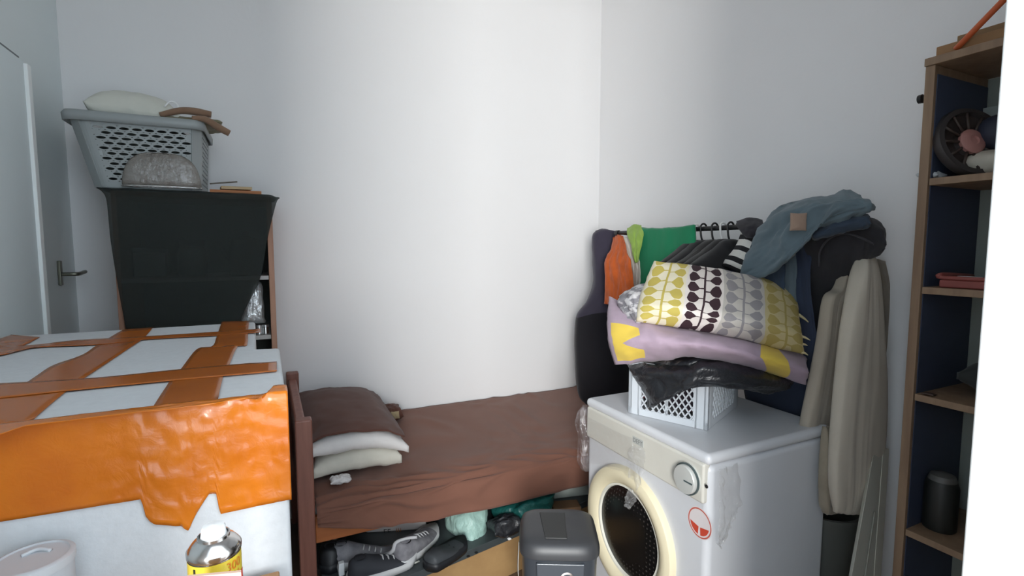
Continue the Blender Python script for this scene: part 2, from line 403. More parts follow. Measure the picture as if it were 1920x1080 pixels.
# white tub
tc = P(60, 1045, D=.70)
tw = mat('frosted_plastic', (.52, .56, .60), .5)
tb = thing('plastic_tub', (tc.x, tc.y, .86), 'round white plastic tub with a lid, before the box', 'tub')
zt = tc.z
lathe('tub_body', [(0, .86), (.042, .86), (.046, .87), (.046, zt - .014)], tw, tb, (tc.x, tc.y, 0))
lathe('lid', [(.046, zt - .014), (.0485, zt - .013), (.0485, zt - .002), (.046, zt), (.042, zt + .0005), (.041, zt - .002), (.0, zt - .002)], mat('tub_lid', (.55, .58, .61), .4), tb, (tc.x, tc.y, 0))
g_ = tube('grip', [(tc.x - .016, tc.y + .012, zt - .001), (tc.x, tc.y + .02, zt + .001), (tc.x + .018, tc.y + .012, zt - .001)], .003, MATS['tub_lid'], tb)

# ================================================================== corner cabinet with its black drape
wood = mat('pale_wood', srgb(176, 132, 108), .6, var=(6, .3, .7), col2=srgb(150, 108, 86), stretch=(6, 6, .5))
dark_in = mat('grey_board', srgb(88, 92, 88), .8)
KT = 1.66
kb = thing('cabinet', (-.25, 2.62, 0), 'open wooden cabinet in the left corner under a black drape', 'cabinet')
box('side_panel', (.006, 2.42, 0), (.028, 2.83, KT), wood, kb, .002); box('side_panel', (-.531, 2.44, 0), (-.513, 2.83, KT), wood, kb, .002)
box('top_panel', (-.513, 2.42, KT - .02), (.006, 2.83, KT), wood, kb, .002); box('back_panel', (-.513, 2.815, 0), (.006, 2.828, KT - .02), dark_in, kb, 0)
pale_shelf = mat('pale_shelf', srgb(176, 172, 168), .5)
for z in (P(400, 519, Y=2.43).z, P(470, 630, Y=2.43).z, .6, .1):
    box('shelf', (-.512, 2.425, z - .018), (.005, 2.814, z), pale_shelf, kb, .002)
def veil():
    m = bpy.data.materials.new('sheer_black'); m.use_nodes = True; t = NT(m); pr = t.n['Principled BSDF']
    pr.inputs['Base Color'].default_value = (*srgb(44, 49, 47), 1); pr.inputs['Roughness'].default_value = .75; pr.inputs['Specular IOR Level'].default_value = .3
    tr = t.node('ShaderNodeBsdfTransparent'); mx = t.node('ShaderNodeMixShader'); mx.inputs[0].default_value = .66
    t.l.new(tr.outputs[0], mx.inputs[1]); t.l.new(pr.outputs[0], mx.inputs[2]); t.l.new(mx.outputs[0], t.n['Material Output'].inputs[0]); return m
sheer = veil()
V = lambda *p: [Vector(q) for q in p]
Yv = 2.405
rows = [V((-.555, 2.80, KT + .004), (-.4, 2.82, KT + .004), (-.2, 2.82, KT + .004), (0, 2.82, KT + .004), (.045, 2.80, KT + .004)),
        V((-.56, 2.60, KT + .004), (-.4, 2.6, KT + .004), (-.2, 2.6, KT + .004), (0, 2.6, KT + .004), (.05, 2.6, KT + .002)),
        V((-.565, 2.41, KT + .008), (-.4, 2.41, KT + .006), (-.2, 2.41, KT + .006), (-.01, 2.41, KT + .005), (.06, 2.43, KT - .005)),
        [P(x, y, Y=Yv) for x, y in ((199, 372), (290, 376), (390, 382), (480, 386), (517, 384))],
        [P(x, y, Y=Yv - .005) for x, y in ((207, 450), (290, 450), (390, 450), (470, 450), (501, 450))],
        [P(x, y, Y=Yv) for x, y in ((220, 530), (300, 535), (380, 540), (440, 540), (487, 524))],
        [P(x, y, Y=Yv - .004) for x, y in ((233, 600), (300, 605), (370, 605), (420, 603), (452, 598))],
        [P(x, y, Y=Yv) for x, y in ((246, 660), (300, 660), (360, 660), (400, 660), (440, 660))]]
dv = tag(sheet('black_drape', rows, sheer, None, 60, 70, .0012, .004, (7, 5), 3), 'sheer black cloth hung down the front of the corner cabinet', 'cloth')
# things on its shelves, dim behind the cloth
s1 = P(400, 519, Y=2.43).z + .0005; s2 = P(470, 630, Y=2.43).z + .0005
def at(px_, Y): q = P(px_, 500, Y=Y); return q.x
x = at(285, 2.55)
t = thing('storage_tin', (x, 2.55, s1), 'pale square tin at left behind the black drape', 'tin')
box('tin_body', (x - .055, 2.50, s1), (x + .055, 2.60, s1 + .10), mat('dull_tin', srgb(150, 152, 150), .5), t, .006); box('tin_lid', (x - .057, 2.498, s1 + .1), (x + .057, 2.602, s1 + .12), mat('dull_tin_lid', srgb(92, 96, 96), .5), t, .005)
x = at(362, 2.56)
t = thing('glass_jar', (x, 2.56, s1), 'squat jar with a dark lid behind the black drape', 'jar')
lathe('jar_body', [(0, s1), (.05, s1), (.055, s1 + .01), (.055, s1 + .1), (.042, s1 + .125)], mat('jar_grey', srgb(120, 122, 118), .3), t, (x, 2.56, 0)); lathe('lid', [(.045, s1 + .125), (.047, s1 + .127), (.047, s1 + .15), (0, s1 + .152)], mat('jar_lid', srgb(50, 52, 54), .4), t, (x, 2.56, 0))
x = at(462, 2.5) 
t = thing('kettle', (x, 2.52, s1), 'black kettle shape at right behind the drape, upper shelf', 'kettle')
blk = mat('black_plastic', srgb(24, 25, 27), .45)
lathe('kettle_body', [(0, s1), (.06, s1), (.064, s1 + .01), (.062, s1 + .12), (.05, s1 + .155), (.02, s1 + .165)], blk, t, (x, 2.52, 0)); lathe('knob', [(.02, s1 + .165), (.01, s1 + .172), (.014, s1 + .185), (.0, s1 + .192)], blk, t, (x, 2.52, 0))
tube('spout', [(x - .055, 2.52, s1 + .06), (x - .085, 2.52, s1 + .1), (x - .09, 2.52, s1 + .12)], .009, blk, t)
clear = film('clear_wrap', (.9, .92, .95), .28, .1)
o = puff('plastic_bag', [[P(x, y, Y=2.46) for x, y in r] for r in (((474, 528), (482, 526), (490, 530)), ((462, 560), (478, 555), (494, 560)), ((455, 590), (476, 588), (496, 592)), ((452, 606), (474, 607), (497, 606)))], film('clear_bag', (.75, .78, .82), .5, .12, (30, 1)), None, .06, (0, 1, 0), 24, 24, .006, (5, 5), 4)
tag(o, 'clear crumpled plastic bag on the cabinet shelf beside the drape', 'plastic bag')
for i, (qx, lab) in enumerate(((481, 'short silver tin on the cabinet shelf edge, left of two'), (493, 'short silver tin on the cabinet shelf edge, right of two'))):
    x = at(qx, 2.46 + .0 * i); t = thing('silver_tin', (x, 2.46, s2), lab, 'tin')
    lathe('tin_body', [(0, s2), (.0125, s2), (.0125, s2 + .03)], chrome, t, (x, 2.46, 0), seg=24); lathe('lid', [(.0125, s2 + .03), (.0138, s2 + .031), (.0138, s2 + .04), (.012, s2 + .042), (0, s2 + .042)], mat('tin_cap', (.55, .55, .55), .3, metal=.9), t, (x, 2.46, 0), seg=24)

# ---- laundry basket with oval slots
bkt = mat('grey_basket_plastic', srgb(150, 156, 156), .42, bump=(60, .1, .002))
lb = thing('laundry_basket', (-.42, 2.6, KT), 'grey plastic laundry basket with rows of oval slots', 'basket')
ZB0, ZB1 = KT + .012, 1.945
def bring(z):
    k = (z - ZB0) / (ZB1 - ZB0); return (-.585 - .065 * k, -.235 + .012 * k, 2.455 - .012 * k, 2.76 + .03 * k)
def pt(side, u, z):
    x0, x1, y0, y1 = bring(z); r = .045; L = [(x0, y0), (x1, y0), (x1, y1), (x0, y1)]
    a, b = Vector((*L[side], z)), Vector((*L[(side + 1) % 4], z)); return a, b
def basket_wall():
    """one closed sheet: per side a field of staggered oval holes cut as real openings"""
    bm = bmesh.new()
    for side in range(4):
        nc, nr = (8 if side % 2 == 0 else 6), 11; zlo, zhi = ZB0, ZB1
        def Q(u, w):
            a, b = pt(side, u, zlo + (zhi - zlo) * w); p = a.lerp(b, u)
            L = (b - a).length; n = Vector((b.y - a.y, -(b.x - a.x), 0)).normalized(); e = .05 / L      # rounded corners
            q = min(u, 1 - u)
            if q < e: s = 1 - q / e; p = p - n * .030 * s * s
            return p
        us = [0, .02, .05, .09, .13] ; u0, u1, w0, w1 = .15, .93, .09, .86
        if side != 0: u0, u1 = .15, .85
        cell_u, cell_w = (u1 - u0) / nc, (w1 - w0) / nr
        def quad(a, b, c, d, n=1):
            bm.faces.new([bm.verts.new(Q(*p)) for p in (a, b, c, d)])
        for A, B in ((0, u0), (u1, 1)):
            for k in range(8):
                a, b = A + (B - A) * k / 8, A + (B - A) * (k + 1) / 8
                for w in range(6): quad((a, w / 6), (b, w / 6), (b, (w + 1) / 6), (a, (w + 1) / 6))
        for A, B in ((0, w0), (w1, 1)):
            for k in range(nc * 2):
                a, b = u0 + (u1 - u0) * k / nc / 2, u0 + (u1 - u0) * (k + 1) / nc / 2; quad((a, A), (b, A), (b, B), (a, B))
        for r_ in range(nr):
            off = .5 if r_ % 2 else 0
            for c_ in range(-1, nc + 1):
                a, b = u0 + (c_ + off) * cell_u, u0 + (c_ + 1 + off) * cell_u; lo, hi = w0 + r_ * cell_w, w0 + (r_ + 1) * cell_w
                a2, b2 = max(a, u0), min(b, u1)
                if b2 - a2 < 1e-6: continue
                full = a >= u0 - 1e-6 and b <= u1 + 1e-6
                if not full: quad((a2, lo), (b2, lo), (b2, hi), (a2, hi)); continue
                cu, cw = (a + b) / 2, (lo + hi) / 2; n = 20; inner = []; outer = []
                for k in range(n):
                    t = k / n * 2 * math.pi; ca, sa = math.cos(t), math.sin(t); s = 1 / max(abs(ca), abs(sa))
                    outer.append(bm.verts.new(Q(cu + ca * s * cell_u / 2, cw + sa * s * cell_w / 2))); inner.append(bm.verts.new(Q(cu + ca * cell_u * .40, cw + sa * abs(sa) ** .3 * cell_w * .27)))
                for k in range(n): bm.faces.new((outer[k], outer[(k + 1) % n], inner[(k + 1) % n], inner[k]))
    x0, x1, y0, y1 = bring(ZB0)
    i = .02; bm.faces.new([bm.verts.new(p) for p in ((x0 + i, y0 + i, ZB0), (x1 - i, y0 + i, ZB0), (x1 - i, y1 - i, ZB0), (x0 + i, y1 - i, ZB0))])
    bmesh.ops.remove_doubles(bm, verts=bm.verts, dist=.0004)
    return bm
o = from_bm('basket_body', basket_wall(), bkt, lb); s = o.modifiers.new('solid', 'SOLIDIFY'); s.thickness = .004; s.offset = 0
x0, x1, y0, y1 = bring(ZB1)
def rim_loop(x0, x1, y0, y1, z, r=.04, n=6):
    pts = []
    for cx_, cy_, a in ((x1 - r, y0 + r, -90), (x1 - r, y1 - r, 0), (x0 + r, y1 - r, 90), (x0 + r, y0 + r, 180)):
        for k in range(n + 1): t = R(a + 90 * k / n); pts.append(Vector((cx_ + math.cos(t) * r, cy_ + math.sin(t) * r, z)))
    return pts
loops = [rim_loop(x0 - e, x1 + e, y0 - e, y1 + e, ZB1 + dz) for e, dz in ((.002, -.012), (.010, -.03), (.016, -.03), (.018, -.004), (.012, .008), (-.004, .008), (-.006, -.012), (.002, -.012))]
bm = bmesh.new(); vr = [[bm.verts.new(p) for p in l] for l in loops]
for A, B in zip(vr, vr[1:]):
    for k in range(len(A)): bm.faces.new((A[k], A[(k + 1) % len(A)], B[(k + 1) % len(A)], B[k]))
from_bm('rim', bm, bkt, lb, smooth=True)
# in and on the basket
o = cushion('clothes', (-.42, 2.61, 1.81), (1, 0, 0), (0, 1, 0), (0, 0, 1), .33, .26, .25, cloth('dark_slot_filler', (70, 74, 72), .6, .3, 9), None, .008, (4, 4), 12, 3.4, edge=.5); tag(o, 'dark filler block added inside the grey basket so its slots look dark', 'clothes')  # filler block added so the slots show dark instead of the wall behind
o = cushion('white_bag', (-.45, 2.60, 1.985), (1, .05, -.08), (0, 1, .05), (.05, 0, 1), .30, .27, .17, mat('white_sack', srgb(205, 206, 196), .6, bump=(30, .5, .006)), None, .008, (4, 4), 8, 2.4)
tag(o, 'bulging white plastic sack heaped in the laundry basket', 'bag')
kh = cloth('khaki_cloth', (128, 122, 98)); brn = cloth('tan_suede', (140, 112, 92))
o = cushion('khaki_bag', (-.275, 2.56, 1.955), (1, -.05, .03), (0, 1, 0), (0, 0, 1), .26, .2, .05, kh, None, .006, (5, 4), 9, 2.6)
tag(o, 'folded khaki cloth bag with two brown rolled ends on the basket', 'bag')
tube('handle', [P(x, y, Y=2.47) for x, y in ((300, 216), (335, 208), (365, 209), (396, 215))], [.011, .013, .015, .013], brn, o)
tube('handle', [P(x, y, Y=2.44) for x, y in ((360, 221), (385, 224), (408, 238), (430, 250))], [.009, .013, .015, .013], brn, o)
o = tube('white_tie', [P(x, y, Y=2.47) for x, y in ((308, 200), (318, 191), (328, 192), (334, 200), (330, 208))], .003, MATS['white_plastic']); tag(o, 'thin white loop of cord beside the sack in the basket', 'cord')
# clear clamshell tray leaning on the basket
tq = P(305, 345, Y=2.40)
tr_ = thing('food_tray', (tq.x, 2.40, KT), 'clear domed plastic food tray in front of the grey basket', 'tray')
tray_m = film('clear_tray', (.26, .23, .20), .42, .16, (45, .8), .82)
a, b = P(228, 345, Y=2.425), P(378, 345, Y=2.425); hw = (b.x - a.x) / 2; zt = P(300, 287, Y=2.425).z; zb = KT + .02
bm = bmesh.new(); rings = []
for k in range(9):
    f = k / 8; ph = f * math.pi / 2; rr = math.cos(ph) ** .55; z = zb + (zt - zb) * math.sin(ph) ** 1.0
    rings.append([bm.verts.new((( a.x + b.x) / 2 + math.copysign(abs(math.cos(t)) ** .6, math.cos(t)) * hw * max(rr, .02), 2.428 + math.copysign(abs(math.sin(t)) ** .7, math.sin(t)) * .022 * max(rr, .05), z + .002 * math.sin(7 * t))) for t in [i / 48 * 6.28319 for i in range(48)]])
for A, B in zip(rings, rings[1:]):
    for i in range(48): bm.faces.new((A[i], A[(i + 1) % 48], B[(i + 1) % 48], B[i]))
o = from_bm('dome', bm, tray_m, tr_, smooth=True); s = o.modifiers.new('s', 'SOLIDIFY'); s.thickness = .0012
tube('rim', [(( a.x + b.x) / 2 + math.cos(t) * hw, 2.428 + math.sin(t) * .024, zb) for t in [i / 24 * 6.28319 for i in range(25)]], .0035, film('clear_rim', (.5, .48, .46), .6, .15), tr_, n=60, seg=8)
# papers
z = KT + .0055
o = prism('folded_card', [(-.20, 2.43, z), (-.01, 2.425, z), (-.035, 2.55, z + .004), (-.19, 2.56, z + .004)], (0, 0, .014), mat('orange_card', srgb(170, 112, 74), .8), None, .001); tag(o, 'folded orange brown card on the cabinet top', 'card')
o = prism('folded_card', [(-.16, 2.45, z + .0195), (-.045, 2.44, z + .0195), (-.06, 2.52, z + .0205), (-.17, 2.53, z + .0205)], (0, 0, .012), mat('beige_card', srgb(182, 160, 126), .8), None, .001); tag(o, 'beige card lying on top of the orange brown card', 'card')
o = tube('pencil', [(-.20, 2.445, z + .038), (-.10, 2.455, z + .052)], .003, mat('grey_pencil', srgb(92, 86, 76), .6)); tag(o, 'thin dark pencil tilted on the cards by the basket', 'pencil')
# ================================================================== bed
redwood = mat('red_brown_wood', srgb(150, 98, 82), .45, var=(5, .3, .7), col2=srgb(122, 76, 64), stretch=(8, 8, .6), coat=.15)
railwood = mat('orange_wood', srgb(176, 104, 56), .45, var=(4, .35, .7), col2=srgb(150, 84, 44), stretch=(.6, 8, 10))
bed = thing('bed', (1.0, 2.38, 0), 'low wooden single bed along the white back wall', 'bed')
box('post', (.068, 1.915, 0), (.126, 1.965, .825), redwood, bed, .006); box('post', (.068, 2.775, 0), (.126, 2.825, .80), redwood, bed, .006)
box('headboard', (.082, 1.965, .38), (.106, 2.775, .70), redwood, bed, .005); box('headboard_rail', (.074, 1.965, .70), (.114, 2.775, .77), redwood, bed, .01)
box('post', (1.95, 1.915, 0), (2.005, 1.965, .45), redwood, bed, .006); box('post', (1.95, 2.775, 0), (2.005, 2.825, .45), redwood, bed, .006)
box('side_rail', (.126, 1.928, .348), (1.95, 1.950, .452), railwood, bed, .004); box('side_rail', (.126, 2.795, .385), (1.95, 2.818, .475), railwood, bed, .004)
bm = bmesh.new()
for i in range(14): bxm(bm, (.16 + i * .132, 1.945, .390), (.235 + i * .132, 2.795, .405))
from_bm('slats', bm, railwood, bed, bevel=.002)
o = box('mattress', (.128, 1.955, .407), (1.94, 2.80, .478), mat('mattress_cloth', (.6, .58, .55), .9), None, .02, seg=3); tag(o, 'thin mattress under the brown bedspread', 'mattress')
brown = cloth('brown_bedspread', (122, 84, 70), .86, .3, 5)
Z0 = .492
def brow(fn, n=9): return [Vector(fn(i / (n - 1))) for i in range(n)]
XA, XB = .132, 1.955
L = lambda t: XA + (XB - XA) * t
botpts = [(q.x, q.z) for q in (P(x, y, Y=1.90) for x, y in [(572, 984), (611, 989), (648, 993), (685, 991), (796, 977), (911, 955), (1092, 911)])]
rows = [brow(lambda t: (L(t), 2.822, Z0 + .015)), brow(lambda t: (L(t), 2.6, Z0 + .012)), brow(lambda t: (L(t), 2.3, Z0 + .008)), brow(lambda t: (L(t), 2.05, Z0 + .006)),
        brow(lambda t: (L(t), 1.965, Z0 + .002)), brow(lambda t: (L(t), 1.925, Z0 - .016)), brow(lambda t: (L(t), 1.903, .452)), brow(lambda t: (L(t), 1.898, interp(botpts, L(t))))]
g = surf(rows, 130, 70)
n_ = normals(g)
for j in range(71):
    for i in range(131):
        u, v = i / 130, j / 70; q = Vector((u * 9, v * 6, 2)); q += Vector((noise.noise(q * .6), noise.noise(q * .6 + Vector((5, 5, 5))), 0)) * 1.2
        h = noise.noise(q) * .6 + (1 - 2 * min(1, abs(noise.noise(q * 1.3 + Vector((3, 3, 9)))) * 2.2)) * .5
        k = .008 + .016 * max(0, 1 - abs(u - .12) / .24) * (1 if v > .45 else .3)
        g[j][i] += Vector((0, -1, 0)) * max(-.008, h * k) if v > .75 else Vector((0, 0, 1)) * max(-.006, h * k)
o = grid_mesh('bedspread', g, brown, None, .003, 0); tag(o, 'brown bedspread over the bed, hanging down its front', 'bedspread')
# pillows
white_p = cloth('white_pillow', (216, 212, 210), .9, .3, 20); cream_p = cloth('cream_pillow', (206, 202, 190), .88, .3, 20); dkbrown = cloth('brown_pillowcase', (92, 60, 50), .85, .3, 8)
droop = lambda a, b: -.034 * max(0, a) ** 2 - .006 * abs(b)
o = cushion('pillow', (.305, 2.42, .562), (1, 0, 0), (0, 1, 0), (0, 0, 1), .345, .75, .125, cream_p, None, .005, (6, 6), 2, 3.2, .11, edge=.25)
tag(o, 'cream pillow lying on the bedspread beneath the brown covered pillow', 'pillow')
up = cushion('pillow', (.316, 2.42, .655), (1, 0, -.03), (0, 1, .025), (.03, -.025, 1), .385, .76, .105, white_p, None, .006, (6, 6), 5, 3.2, .10, edge=.25, bend=droop)
tag(up, 'white pillow in a brown cover on top by the headboard', 'pillow')
rows = []
for b in (-.86, -.5, 0, .5, .97):
    row = []
    for a in (-1.0, -.6, 0, .6, .96):
        x = .316 + a * .196; y = 2.42 + b * .385
        w = (max(0, 1 - abs(a) ** 3.2) * max(0, 1 - abs(min(1, b)) ** 3.2)) ** .5
        row.append(Vector((x, y, .655 - .03 * a * .19 + .025 * b * .38 + droop(a, b) + .062 * (.3 + .7 * w) + .004)))
    rows.append(row)
sheet('pillow_cover', rows, dkbrown, up, 36, 40, .004, .005, (6, 6), 7, offset=0)
q = P(640, 886, Y=2.02)
o = cushion('tissue', (q.x, 2.055, Z0 + .028), (1, 0, 0), (0, 1, 0), (0, 0, 1), .08, .05, .03, white_p, None, .006, (4, 4), 3); tag(o, 'small white crumpled tissue on the bedspread under the pillows', 'tissue')
q = P(733, 797, Y=2.72)
ph = cushion('pouch', (q.x, 2.70, Z0 + .055), (1, 0, .05), (0, 1, .2), (0, 0, 1), .11, .13, .075, dkbrown, None, .008, (3, 3), 4, 2.4); tag(ph, 'small dark brown pouch with a beige patch behind the pillows', 'pouch')
cushion('patch', (q.x + .005, 2.632, Z0 + .06), (1, 0, 0), (0, .3, 1), (0, -1, .3), .045, .04, .012, cloth('beige_patch', (176, 158, 124)), ph, .002, (3, 3), 4, 2.4)

# ================================================================== under the bed
E1, E2 = P(800, 1080, Z=.168), P(985, 1000, Z=.168); ang = math.atan2(E2.y - E1.y, E2.x - E1.x); EX, EY = E1.x - (E1.x - .16), E1.y - (E1.x - .16) * math.tan(ang); RZ = Matrix.Rotation(ang, 3, 'Z')
bx = thing('storage_box', (.7, 2.1, 0), 'long low tan box with a dark grey top under the bed', 'box')
def ub(x, y): return (EX + x * math.cos(ang) - y * math.sin(ang), EY + x * math.sin(ang) + y * math.cos(ang))
def ubox(name, x0, y0, z0, x1, y1, z1, m, par, bevel=.003):
    pts = [(*ub(x, y), z0) for x, y in ((x0, y0), (x1, y0), (x1, y1), (x0, y1))]
    return prism(name, pts, (0, 0, z1 - z0), m, par, bevel)
ubox('box_body', .03, .006, 0, 1.30, .55, .168, card_tan, bx)
slate = mat('slate_plastic', srgb(74, 80, 82), .38, var=(5, .3, .7), col2=srgb(60, 66, 68))
ubox('box_top', .024, 0, .168, 1.306, .556, .2, slate, bx, .002)
ZU = .2005
for (x, y) in ((903, 1044), (919, 1042), (893, 1045)) and ((861, 1045), (878, 1043), (893, 1036)):
    q = P(x, y, Z=ZU); lathe('hole', [(0, ZU), (.0075, ZU), (.0075, ZU + .0004), (0, ZU + .0006)], mat('hole_black', (.008, .008, .008), .9), bx, (q.x, q.y, 0), seg=16)
# sneakers
def shoe(name, x, y, yaw, label, cat, up_m, sole_m, L=.27, tilt=0, roll=0, group=None, low=False):
    t = thing(name, (0, 0, 0), label, cat, group)
    if True:
        bm = bmesh.new(); N, K = 22, 20; rings = []
        for i in range(N + 1):
            s = i / N; w = .034 + .012 * math.sin(s * 3.0) + .006 * max(0, s - .5); end = min(1, (s / .06) ** .5 if s < .06 else 1, ((1 - s) / .14) ** .5 if s > .86 else 1); w = max(.004, w * end)
            h = (.088 if not low else .06) * (1 - .62 * max(0, min(1, (s - .28) / .5)) ** .85); h = max(.03, h) * (end ** .6)
            ring = []
            for k in range(K):
                a = k / K * 2 * math.pi; ca, sa = math.cos(a), math.sin(a)
                yy = math.copysign(abs(ca) ** .75, ca) * w * (1 - .25 * max(0, sa)); zz = .012 + (max(h, .02) - .012) * (.5 + .5 * math.copysign(abs(sa) ** .7, sa))
                ring.append(bm.verts.new((s * L - L / 2, yy, zz)))
            rings.append(ring)
        for A, B in zip(rings, rings[1:]):
            for k in range(K): bm.faces.new((A[k], A[(k + 1) % K], B[(k + 1) % K], B[k]))
        bm.faces.new(rings[0][::-1]); bm.faces.new(rings[-1]); o1 = from_bm('upper', bm, up_m, t, smooth=True)
        bm = bmesh.new(); rings = []
        for i in range(N + 1):
            s = i / N; w = .037 + .012 * math.sin(s * 3.0) + .007 * max(0, s - .5); end = min(1, (s / .07) ** .5 if s < .07 else 1, ((1 - s) / .15) ** .5 if s > .85 else 1); w = max(.006, w * end); lift = .018 * max(0, (s - .75) / .25) ** 2; hh = .024 + .008 * (1 - s)
            xx = (s * 1.03 - .015) * L - L / 2
            rings.append([bm.verts.new((xx, yy * w, zz)) for yy, zz in ((-1, lift), (1, lift), (1.04, lift + hh * .6), (1, lift + hh), (-1, lift + hh), (-1.04, lift + hh * .6))])
        for A, B in zip(rings, rings[1:]):
            for k in range(6): bm.faces.new((A[k], A[(k + 1) % 6], B[(k + 1) % 6], B[k]))
        bm.faces.new(rings[0][::-1]); bm.faces.new(rings[-1]); from_bm('sole', bm, sole_m, t, smooth=True)
        hz = .088 if not low else .06
        lathe('opening', [(.0, 0), (.018, 0), (.022, .003)], mat('shoe_inside', srgb(30, 30, 34), .9), t, (-.088 * L / .27, 0, hz - .0015), seg=24, sx=1.0) if not low else None
        for k in range(4 if not low else 0):
            xx = -.005 + k * .022; zz = hz * (1 - .62 * max(0, min(1, ((xx / L + .5) - .28) / .5)) ** .85) + .001
            tube('lace', [(xx, -.02, zz - .006), (xx + .003, 0, zz + .002), (xx, .02, zz - .006)], .0028, mat('shoe_lace', srgb(205, 205, 205), .8), t, seg=6)
        if low:
            for k in range(6):
                xx = .03 + (k % 3) * .022; yy = -.012 + (k // 3) * .024; zz = hz * (1 - .62 * max(0, min(1, ((xx / L + .5) - .28) / .5)) ** .85) - .001
                lathe('vent', [(0, 0), (.004, 0), (.004, .002), (0, .0025)], MATS['hole_black'], t, (xx, yy, zz - .001), seg=10)
    t.location = (x, y, ZU + abs(math.sin(tilt)) * L / 2 + abs(math.sin(roll)) * .04); t.rotation_euler = (roll, -tilt, yaw); return t
gsh = mat('grey_suede', srgb(150, 148, 152), .85, var=(20, .35, .65), col2=srgb(118, 116, 122)); wsl = mat('white_rubber', srgb(206, 206, 206), .5); dsh = mat('charcoal_mesh', srgb(52, 54, 60), .8); csl = mat('slate_foam', srgb(58, 62, 66), .6); bsl = mat('black_rubber', srgb(28, 30, 34), .5)
def up_(x, y, dz=.05): return P(x, y, Z=ZU + dz)
q = up_(690, 1034); shoe('sneaker', q.x - .01, q.y + .02, R(-12), 'light grey sneaker at left under the bed, behind the black sneaker', 'shoe', gsh, wsl, .27, 0)
q = up_(800, 1018); shoe('sneaker', q.x - .03, q.y + .05, R(40), 'grey and white sneaker under the middle of the bed, beside the black clog', 'shoe', gsh, wsl, .27, 0, R(8))
q = up_(838, 1034, .03); shoe('clog', q.x, q.y + .01, R(28), 'dark slate clog in front of the grey and white sneaker', 'shoe', csl, bsl, .21, low=True)
q = up_(712, 1056, .03); shoe('sneaker', q.x + .01, q.y - .01, R(8), 'black sneaker with a white sole edge nearest the box front', 'shoe', dsh, wsl, .27, 0)
q = up_(625, 1025, .06); shoe('shoe', q.x + .0, q.y + .05, R(80), 'black shoe in the dark corner by the bed post', 'shoe', mat('black_leather', srgb(34, 35, 38), .5), bsl, .26)
# bags and packets
mint = mat('mint_bag', srgb(178, 208, 198), .4, bump=(24, .9, .012, .6), var=(8, .3, .7), col2=srgb(150, 186, 178)); teal = mat('teal_bag', srgb(38, 110, 104), .28, bump=(20, .9, .012, .8), var=(9, .3, .7), col2=srgb(26, 78, 76))
o = puff('mint_bag', [pxd((832, 945, 2.20), (870, 930, 2.20), (912, 922, 2.20)), pxd((834, 972, 2.18), (872, 966, 2.12), (913, 962, 2.15)), pxd((846, 1004, 2.16), (880, 1004, 2.10), (911, 1000, 2.13)), pxd((864, 1014, 2.15), (884, 1016, 2.11), (906, 1014, 2.13))], mint, None, .09, None, 30, 30, .008, (5, 5), 3); tag(o, 'pale mint plastic bag under the bed', 'plastic bag')
o = puff('teal_bag', [pxd((918, 935, 2.26), (980, 916, 2.28), (1042, 905, 2.34)), pxd((920, 950, 2.23), (980, 936, 2.20), (1040, 925, 2.28)), pxd((926, 966, 2.22), (980, 960, 2.18), (1036, 950, 2.26)), pxd((938, 982, 2.22), (985, 980, 2.19), (1028, 970, 2.26))], teal, None, .12, None, 30, 30, .012, (5, 4), 6); tag(o, 'shiny teal plastic bag under the bed', 'plastic bag')
blackbag = mat('black_bin_liner', srgb(36, 38, 42), .28, bump=(22, .9, .01, .6))
q = P(950, 990, D=2.10); o = cushion('black_bag', (q.x, q.y, ZU + .045), (1, 0, 0), (0, 1, 0), (0, 0, 1), .155, .10, .088, blackbag, None, .008, (4, 4), 5, 2.2, .1, edge=.1); tag(o, 'round dark bag between the mint and the teal bags', 'bag')
pk = thing('printed_packet', (P(680, 1000, D=2.2).x, 2.1, ZU), 'pale packet with dark block letters under the bed edge', 'packet')
A, B_ = P(688, 1025, D=2.11), P(800, 998, D=2.14); top = .37
prism('packet_body', [(A.x, A.y, ZU), (B_.x, B_.y, ZU), (B_.x, B_.y, top), (A.x, A.y, top)], (-.02, .06, 0), mat('packet_pale', srgb(176, 172, 172), .5), pk, .006)
dirp = (B_ - A); dirp.z = 0; q = P(722, 1012, D=2.22); n3 = Vector((dirp.y, -dirp.x, 0)).normalized()
for tx, xx, mm in (('EF', 720, mat('ink_black', srgb(24, 22, 22), .6)), ('III', 743, mat('ink_rust', srgb(150, 96, 62), .6))):
    f = (P(xx, 1004, D=2.12) - A).dot(dirp.normalized()); base = A + dirp.normalized() * f
    text_mesh('lettering', tx, .034, mm, pk, (base.x + n3.x * .002, base.y + n3.y * .002, P(xx, 1001, D=2.12).z), dirp, (0, 0, 1), .0006)
ad = thing('phone_charger', (P(640, 1070, D=1.95).x, P(640, 1070, D=1.95).y, ZU), 'white plug with a thin white cable on the dark grey top', 'charger')
wp = MATS['white_plastic']; q = P(640, 1068, Z=ZU + .02); box('plug', (q.x - .011, q.y - .011, ZU), (q.x + .011, q.y + .011, ZU + .05), wp, ad, .003)
tube('cable', [(q.x, q.y, ZU + .05), P(640, 1050, D=1.96), P(643, 1036, D=1.98), P(655, 1025, D=2.0), P(668, 1022, D=2.02), P(679, 1025, D=2.05)], .0028, wp, ad)
o = tube('white_cable', [P(652, 1078, Z=ZU + .01), P(680, 1060, Z=ZU + .012), P(710, 1046, Z=ZU + .012), P(735, 1034, Z=ZU + .06), P(742, 1018, Z=ZU + .09), P(760, 1010, Z=ZU + .1), P(782, 1007, Z=ZU + .1)], [.009, .009, .008, .008, .006, .006], mat('grey_white_strap', srgb(190, 190, 192), .7)); tag(o, 'long pale shoelace strap trailing over the dark grey top', 'strap')
